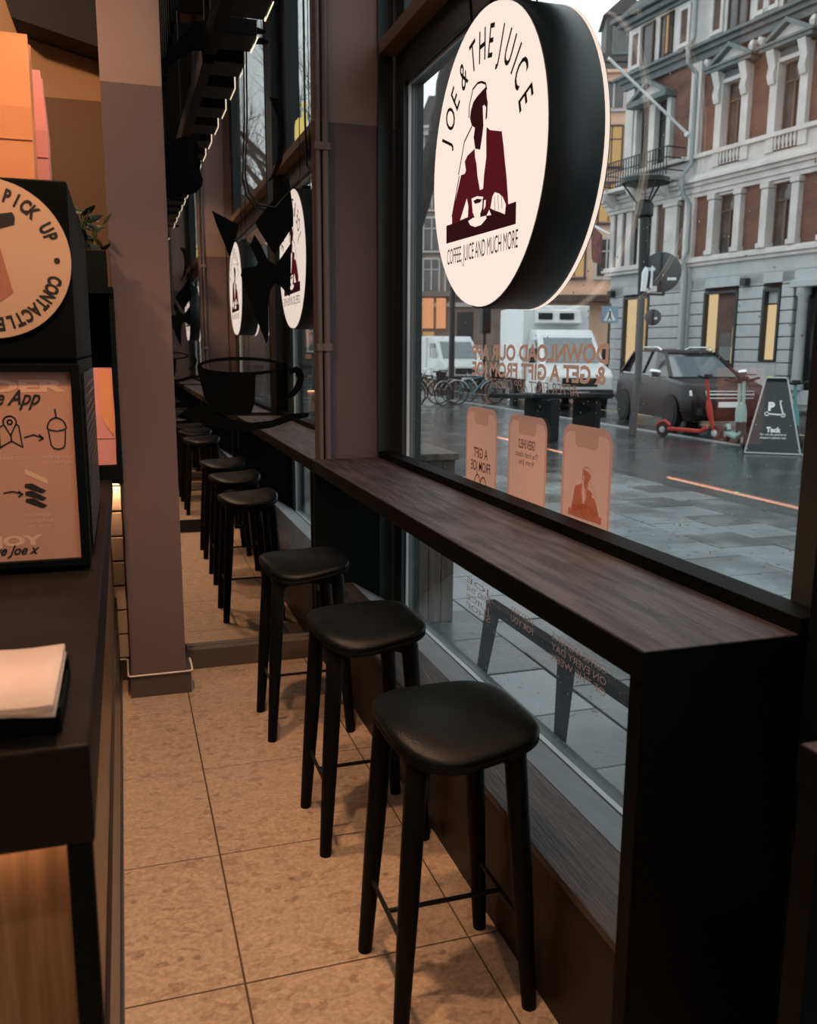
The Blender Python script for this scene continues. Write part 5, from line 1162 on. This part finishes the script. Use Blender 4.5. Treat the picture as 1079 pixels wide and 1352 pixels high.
# ------------------------------------------------------------------ vehicles (local x to the right side of the vehicle, -y ahead)
def wheel(par, x, y, r, w, nm='wheel'):
    o = MB().lathe([(r*.62, -w/2), (r*.9, -w/2), (r, -w/2+.03), (r, w/2-.03), (r*.9, w/2), (r*.62, w/2)], (0, 0, 0), X, 24).build(nm, M['tyre'], par, smooth=True); o.location = (x, y, r)
    s = 1 if x > 0 else -1
    h = MB()
    h.lathe([(r*.62, s*w*.30), (r*.60, s*w*.42), (r*.55, s*w*.36)], (0, 0, 0), X, 24, caps=False)
    for k in range(5):
        a = 2*PI*k/5; h.bar((s*w*.38, 0, 0), (s*w*.38, math.cos(a)*r*.58, math.sin(a)*r*.58), r*.16, .03, up=(1, 0, 0))
    h.build('hub', M['alloy'], o, smooth=True)
    return o
def car():
    c = root('parked_car', (12.42, 17.75, -.09), math.radians(-11), 'dark maroon family car parked at the kerb behind the scooters', 'car')
    def ring(y, hw, z0, z1, tuck=.10):
        return [(-hw*.92, y, z0), (-hw, y, z0+.22), (-hw, y, z0+(z1-z0)*.62), (-hw*.97, y, z1-.05), (-hw*.90, y, z1), (hw*.90, y, z1), (hw*.97, y, z1-.05), (hw, y, z0+(z1-z0)*.62), (hw, y, z0+.22), (hw*.92, y, z0)]
    R = [(-2.25, .62, .34, .70), (-2.20, .74, .27, .86), (-2.05, .85, .22, .97), (-1.7, .91, .20, 1.02), (-1.2, .93, .20, 1.07), (-.8, .93, .2, 1.11), (.2, .93, .2, 1.13), (1.2, .93, .2, 1.15), (1.9, .91, .22, 1.16), (2.15, .86, .28, 1.12), (2.25, .80, .36, .95)]
    o = MB().loft([ring(*r) for r in R]).build('body', M['carpaint'], c, smooth=True, auto=35)
    def gr(y, hw, z, hw2=None): return [(-hw, y, z), (hw, y, z)]
    # glasshouse: lower ring and roof ring
    lo = [(-.80, -1.0, 1.09), (.80, -1.0, 1.09), (.84, -.2, 1.12), (.84, 1.3, 1.14), (.76, 2.02, 1.14), (-.76, 2.02, 1.14), (-.84, 1.3, 1.14), (-.84, -.2, 1.12)]
    hi = [(-.58, -.16, 1.62), (.58, -.16, 1.62), (.64, .15, 1.66), (.64, 1.3, 1.66), (.58, 1.72, 1.58), (-.58, 1.72, 1.58), (-.64, 1.3, 1.66), (-.64, .15, 1.66)]
    MB().loft([lo, hi]).build('side_windows', M['carglass'], c)
    MB().hexa([(-.74, -1.015, 1.11), (.74, -1.015, 1.11), (.74, -.99, 1.09), (-.74, -.99, 1.09)], [(-.54, -.185, 1.60), (.54, -.185, 1.60), (.54, -.16, 1.59), (-.54, -.16, 1.59)]).build('windscreen', M['windscreen'], c)
    MB().loft([[(-.60, -.2, 1.615), (.60, -.2, 1.615), (.66, .15, 1.655), (.66, 1.3, 1.655), (.60, 1.78, 1.57), (-.60, 1.78, 1.57), (-.66, 1.3, 1.655), (-.66, .15, 1.655)], [(-.5, -.1, 1.66), (.5, -.1, 1.66), (.55, .2, 1.70), (.55, 1.3, 1.70), (.5, 1.68, 1.62), (-.5, 1.68, 1.62), (-.55, 1.3, 1.70), (-.55, .2, 1.70)]]).build('roof', M['carpaint'], c, smooth=True)
    for s in (-1, 1):
        MB().bar((s*.80, -1.02, 1.09), (s*.585, -.17, 1.63), .07, .05).build('front_pillar', M['carpaint'], c)
        MB().bar((s*.845, .48, 1.12), (s*.645, .42, 1.66), .06, .03, up=(0, 1, 0)).build('door_pillar', M['carpaint'], c)
        MB().bar((s*.80, 1.86, 1.14), (s*.61, 1.55, 1.62), .16, .05, up=(0, 1, 0)).build('rear_pillar', M['carpaint'], c)
        MB().tube([(s*.60, .0, 1.68), (s*.62, .2, 1.745), (s*.62, 1.2, 1.75), (s*.58, 1.55, 1.66)], .022, 8).build('roof_rail', M['chrome'], c, smooth=True)
        MB().bar((s*.865, -.75, 1.115), (s*.865, 1.7, 1.15), .02, .03).build('window_trim', M['chrome'], c)
        MB().loft([[(s*.90, -.72, 1.10), (s*1.10, -.70, 1.10), (s*1.10, -.58, 1.10), (s*.90, -.6, 1.10)], [(s*.90, -.74, 1.2), (s*1.12, -.72, 1.22), (s*1.12, -.58, 1.22), (s*.90, -.6, 1.2)], [(s*.93, -.7, 1.25), (s*1.09, -.69, 1.27), (s*1.09, -.6, 1.27), (s*.93, -.6, 1.25)]]).build('wing_mirror', M['chrome'], c, smooth=True)
        MB().loft([[(s*.46, -2.235, .74), (s*.80, -2.10, .74), (s*.80, -2.08, .86), (s*.46, -2.20, .86)], [(s*.46, -2.255, .75), (s*.83, -2.12, .75), (s*.83, -2.09, .86), (s*.46, -2.225, .86)]]).build('headlamp', M['headlamp'], c)
        MB().bar((s*.936, .3, .92), (s*.936, .52, .92), .03, .03).build('door_handle', M['chrome'], c)
        for y in (-1.38, 1.42):
            MB().lathe([(.40, 0), (.40, .02)], (s*.925, y, .35), X*s, 24).build('wheel_arch', M['tyre'], c)
    for y in (-1.38, 1.42):
        for s in (-1, 1): wheel(c, s*.86, y, .35, .22)
    MB().box(-.5, .5, -2.262, -2.2, .70, .72).box(-.5, .5, -2.268, -2.2, .77, .80).box(-.5, .5, -2.255, -2.2, .84, .86).build('grille_bars', M['chrome'], c)
    MB().box(-.5, .5, -2.25, -2.2, .70, .86).build('grille', M['tyre'], c); MB().box(-.70, .70, -2.25, -2.1, .36, .50).build('lower_grille', M['tyre'], c)
    MB().box(-.26, .26, -2.28, -2.25, .52, .63).build('number_plate', M['white'], c)
    return c
car()
def van(name, loc, rz, label, cat, box, W=2.0, H=2.35):
    v = root(name, loc, math.radians(rz), label, cat)
    hw = W/2
    prof = [(-2.6, .45), (-2.62, .95), (-2.45, 1.12), (-1.75, 1.28), (-.95, H-.18), (-.70, H-.02), (.3, H), (.3, .35), (-2.3, .35)]
    k = len(prof)
    A = [(-hw*(.86 if z > 1.3 else .97), y, z) for y, z in prof]; Bq = [(hw*(.86 if z > 1.3 else .97), y, z) for y, z in prof]
    MB().add(A+Bq, [list(range(k))[::-1], list(range(k, 2*k))]+[(i, (i+1) % k, k+(i+1) % k, k+i) for i in range(k)]).build('cab', M['white_paint'], v, bevel=.05)
    MB().hexa([(-hw*.80, -1.745, 1.33), (hw*.80, -1.745, 1.33), (hw*.80, -1.70, 1.31), (-hw*.80, -1.70, 1.31)], [(-hw*.74, -1.03, H-.26), (hw*.74, -1.03, H-.26), (hw*.74, -.98, H-.28), (-hw*.74, -.98, H-.28)]).build('windscreen', M['windscreen'], v)
    for s in (-1, 1):
        MB().prism([(-1.45, 1.34), (-.25, 1.34), (-.25, H-.32), (-.85, H-.32)], (s*hw*.925, 0, 0), Y, Z, X*s, .03).build('side_window', M['carglass'], v)
        MB().box(s*hw*1.0, s*(hw+.22), -1.42, -1.30, 1.30, 1.72).build('wing_mirror', M['white_paint'] if not box else M['tyre'], v, bevel=.02)
        MB().loft([[(s*hw*.58, -2.6, .86), (s*hw*.95, -2.55, .86), (s*hw*.95, -2.5, .86), (s*hw*.58, -2.5, .86)], [(s*hw*.60, -2.53, 1.06), (s*hw*.96, -2.44, 1.10), (s*hw*.96, -2.4, 1.1), (s*hw*.60, -2.4, 1.06)]]).build('headlamp', M['headlamp'], v)
        for y in ((-1.75, 2.3)): 
            MB().lathe([(.42, 0), (.42, .02)], (s*hw*.965, y, .36), X*s, 22).build('wheel_arch', M['tyre'], v); wheel(v, s*hw*.88, y, .36, .24)
    MB().box(-hw*.97, hw*.97, -2.72, -2.55, .32, .58).build('bumper', M['tyre'], v, bevel=.04)
    MB().box(-hw*.52, hw*.52, -2.64, -2.5, .66, .90).build('grille', M['tyre'], v, bevel=.02)
    MB().box(-.26, .26, -2.745, -2.72, .40, .51).build('number_plate', M['white'], v)
    if box:
        MB().box(-hw*1.06, hw*1.06, .35, 4.2, .75, 3.05).build('cargo_box', M['white_paint'], v, bevel=.03); MB().box(-hw*.8, hw*.8, .3, 4.1, .35, .74).build('chassis', M['tyre'], v)
        MB().loft([[(-.72, .34, 2.45), (.72, .34, 2.45), (.72, -.10, 2.50), (-.72, -.10, 2.50)], [(-.72, .34, 2.92), (.72, .34, 2.92), (.66, -.02, 2.90), (-.66, -.02, 2.90)]]).build('cooling_unit', M['white_paint'], v, bevel=.03)
        for s in (-.45, .22): MB().box(s-.22, s+.22, -.12, -.02, 2.60, 2.80).build('cooling_grille', M['tyre'], v, bevel=.01)
    else:
        MB().box(-hw*.97, hw*.97, .31, 3.1, .35, H).build('cargo_body', M['white_paint'], v, bevel=.08)
    return v
van('delivery_truck', (12.95, 25.2, -.09), -13, 'white refrigerated box truck driving up the road below the sign', 'truck', True, 1.98, 2.3)
van('delivery_van', (14.1, 38.2, -.09), -2, 'small white van parked behind the row of bicycles', 'van', False, 1.95, 2.28)

# ------------------------------------------------------------------ bicycles
def bicycle(loc, rz, col, label):
    b = root('bicycle', loc, math.radians(rz), label, 'bicycle', 'parked bicycles')
    for x in (-.53, .53):
        w = MB()
        ring_ = [(x+.335*math.cos(2*PI*i/28), 0, .345+.335*math.sin(2*PI*i/28)) for i in range(29)]
        w.tube(ring_, .02, 6, caps=False)
        for k in range(12): a = PI*k/12*2; w.tube([(x, 0, .345), (x+.32*math.cos(a), 0, .345+.32*math.sin(a))], .003, 4, caps=False)
        w.tube([(x, -.04, .345), (x, .04, .345)], .03, 8).build('wheel', M['tyre'], b, smooth=True)
        MB().tube([(x+.37*math.cos(math.radians(a)), 0, .345+.37*math.sin(math.radians(a))) for a in range(20, 161, 14)], .016, 5).build('mudguard', M['alloy'], b)
    MB().tube([(-.53, 0, .345), (-.08, 0, .30), (-.20, 0, .80), (-.53, 0, .345)], .016, 6).tube([(-.08, 0, .30), (.36, 0, .80)], .022, 6).tube([(-.19, 0, .74), (.34, 0, .84)], .02, 6).tube([(.34, 0, .88), (.38, 0, .74), (.53, 0, .345)], .018, 6).build('frame', col, b, smooth=True)
    MB().tube([(-.20, 0, .80), (-.235, 0, .95)], .013, 6).build('seat_post', M['chrome'], b); MB().loft([[(-.38, -.09, .95), (-.38, .09, .95), (-.38, .09, .99), (-.38, -.09, .99)], [(-.2, -.05, .96), (-.2, .05, .96), (-.2, .05, 1.0), (-.2, -.05, 1.0)], [(-.1, -.02, .96), (-.1, .02, .96), (-.1, .02, .99), (-.1, -.02, .99)]]).build('saddle', M['tyre'], b)
    MB().tube([(.33, 0, .88), (.30, 0, 1.02), (.33, .06, 1.05), (.26, .26, 1.06), (.10, .30, 1.04)], .013, 6).tube([(.30, 0, 1.02), (.33, -.06, 1.05), (.26, -.26, 1.06), (.10, -.30, 1.04)], .013, 6).build('handlebar', M['chrome'], b)
    MB().tube([(-.08, -.06, .30), (-.08, -.09, .14)], .012, 5).tube([(-.08, .06, .30), (-.08, .09, .46)], .012, 5).build('pedal', M['tyre'], b)
    MB().loft([[(.50, -.14, .70), (.72, -.14, .70), (.72, .14, .70), (.50, .14, .70)], [(.46, -.18, .95), (.78, -.18, .95), (.78, .18, .95), (.46, .18, .95)]], caps=False).build('basket', M['ironwork'], b)
    return b
bicycle((8.45, 25.2, -.02), -22, M['ironwork'], 'black bicycle, leftmost of the parked row by the white van')
bicycle((9.05, 25.6, -.02), 150, M['ironwork'], 'black bicycle leaning behind the others in the parked row')
bicycle((9.95, 24.6, -.02), -12, M['teal'], 'teal framed bicycle at the front of the parked row')
bicycle((8.3, 23.9, -.02), 205, M['ironwork'], 'dark bicycle with its wheels towards us, nearest in the row')
bicycle((10.5, 25.4, -.02), -60, M['ironwork'], 'black bicycle at the right end of the parked row')

# ------------------------------------------------------------------ bench of dark blocks on the sidewalk
sb = root('street_bench', (7.6, 14.7, -.02), label='dark slab bench on two block legs beyond the phone stickers', cat='bench')
bd = Vector((2.45, 2.15, 0)).normalized()
MB().bar(Vector((6.1, 13.9, .80)), Vector((8.95, 15.5, .72)), .55, .07).build('slab', M['concrete'], sb, world=True, bevel=.01)
MB().bar(Vector((7.05, 14.25, -.02)), Vector((7.05, 14.25, .735)), .50, .5).build('block_leg', M['concrete'], sb, world=True, bevel=.02)
MB().bar(Vector((8.55, 15.35, -.02)), Vector((8.55, 15.35, .705)), .42, .45).build('block_leg', M['concrete'], sb, world=True, bevel=.02)

# ------------------------------------------------------------------ scooter parking board
A0, A1 = Vector((9.33, 11.66, -.022)), Vector((9.99, 11.18, -.022))
ar = (A1-A0).normalized(); an = Vector((ar.y, -ar.x, 0)); aw = (A1-A0).length; am = (A0+A1)/2
ab = root('sandwich_board', am, label='black sandwich board for scooter parking with white print, at the kerb', cat='sign')
lean = -an*.28; H_ = 1.16; up_ = (lean+Z*H_); ul = up_.length; uu = up_/ul
af = ar.cross(uu).normalized()
if af.dot(an) < 0: af = -af
face = [(-aw/2, 0), (aw/2, 0), (aw*.20, ul-.03), (aw*.16, ul), (-aw*.16, ul), (-aw*.20, ul-.03)]
MB().prism(face, am+uu*.02, ar, uu, -af, .018).build('front_panel', M['aboard'], ab, world=True)
mb = MB()
for p, q in zip(face, face[1:]+face[:1]): mb.bar(am+uu*.02+ar*p[0]+uu*p[1]+af*.004, am+uu*.02+ar*q[0]+uu*q[1]+af*.004, .022, .022, up=af)
mb.build('edge_frame', M['alu'], ab, world=True)
bk = am-an*.56; ub = (an*.28+Z*H_).normalized(); bf = ar.cross(ub).normalized()
MB().prism(face, bk+ub*.02, ar, ub, an, .018).build('back_panel', M['aboard'], ab, world=True)
mb = MB(); o = am+uu*.02+af*.003
text(mb, 'P', o+uu*.745-ar*.05, ar, uu, .125, bold=.06); mb.build('letter_print', M['white'], ab, world=True)
mb = MB(); text(mb, 'Tack', o+uu*.375, ar, uu, .078, bold=.045, w=.215); mb.build('word_print', M['white'], ab, world=True)
for k, t in enumerate(('för att du parkerar', 'elsparkcykeln här')):
    mb = MB(); text(mb, t, o+uu*(.300-.052*k), ar, uu, .030, w=.39, bold=.01); mb.build('line_print', M['white'], ab, world=True)
mb = MB(); stroke(mb, [(.07, .83), (.09, .835), (.075, .80), (.125, .615)], o, ar, uu, .020); stroke(mb, [(-.09, .625), (.08, .615)], o, ar, uu, .022)
for c_ in ((-.115, .625), (.125, .61)): stroke(mb, circ(c_, .027, 16)+[circ(c_, .027, 16)[0]], o, ar, uu, .018)
mb.build('scooter_symbol', M['white'], ab, world=True)
for px_, pz in ((-.26, .445), (.24, .445), (-.375, .06), (.375, .06)): MB().ball(o+ar*px_+uu*pz, .012, 6, 4).build('rivet', M['alu'], ab, world=True)

# ------------------------------------------------------------------ electric scooters
def scooter(loc, rz, c1, c2, label, lean=0):
    s = root('electric_scooter', loc, math.radians(rz), label, 'scooter', 'parked electric scooters')
    for x in (-.52, .52):
        MB().lathe([(.06, -.03), (.125, -.03), (.135, -.01), (.135, .01), (.125, .03), (.06, .03)], (x, 0, .135), Y, 18).build('wheel', M['tyre'], s, smooth=True)
        MB().lathe([(.02, -.035), (.06, -.032), (.06, .032), (.02, .035)], (x, 0, .135), Y, 12).build('hub', M['alloy'], s)
    MB().loft([[(-.40, -.08, .13), (-.40, .08, .13), (-.40, .08, .19), (-.40, -.08, .19)], [(.25, -.09, .12), (.25, .09, .12), (.25, .09, .18), (.25, -.09, .18)], [(.38, -.04, .20), (.38, .04, .20), (.36, .04, .27), (.36, -.04, .27)]]).build('deck', c1, s, bevel=.01)
    MB().tube([(-.66, 0, .19), (-.6, 0, .27), (-.48, 0, .30), (-.38, 0, .22)], .03, 6).build('mudguard', c1, s)
    MB().tube([(.52, -.0, .135), (.44, 0, .36), (.40, 0, .50)], [.035, .045, .05], 8).build('fork', M['ironwork'] if c1 is not M['red_paint'] else c1, s, smooth=True)
    MB().tube([(.42, 0, .42), (.38, 0, .60), (.36, 0, .72)], [.055, .06, .04], 8).build('battery_case', c1, s, smooth=True)
    MB().tube([(.37, 0, .68), (.30, 0, 1.10)], .028, 8).build('stem', c2, s, smooth=True)
    MB().tube([(.27, -.26, 1.16), (.29, -.12, 1.13), (.30, 0, 1.12), (.29, .12, 1.13), (.27, .26, 1.16)], .018, 8).build('handlebar', M['tyre'], s, smooth=True)
    MB().box(.26, .38, -.06, .06, 1.11, 1.19).build('display', M['tyre'], s, bevel=.02)
    return s
scooter((9.96, 14.05, -.024), -63, M['red_paint'], M['red_paint'], 'red electric scooter, closest to the lamp post')
scooter((10.62, 13.62, -.09), -118, M['mint'], M['mint'], 'mint green scooter standing right of the red one')
scooter((10.10, 12.90, -.024), -112, M['mint'], M['mint'], 'mint green scooter just left of the black sandwich board')
scooter((10.95, 12.75, -.09), -100, M['teal'], M['teal'], 'teal scooter behind the middle of the sandwich board')
scooter((11.65, 11.95, -.09), 118, M['teal'], M['teal'], 'teal scooter right of the sandwich board, by the window edge')
hv = MB().ball((10.78, 12.95, 1.06), (.07, .05, .10), 8, 6).build('safety_vest', M['hivis'], smooth=True); tag(hv, 'small yellow green safety cover hanging among the scooter handlebars', 'cover')
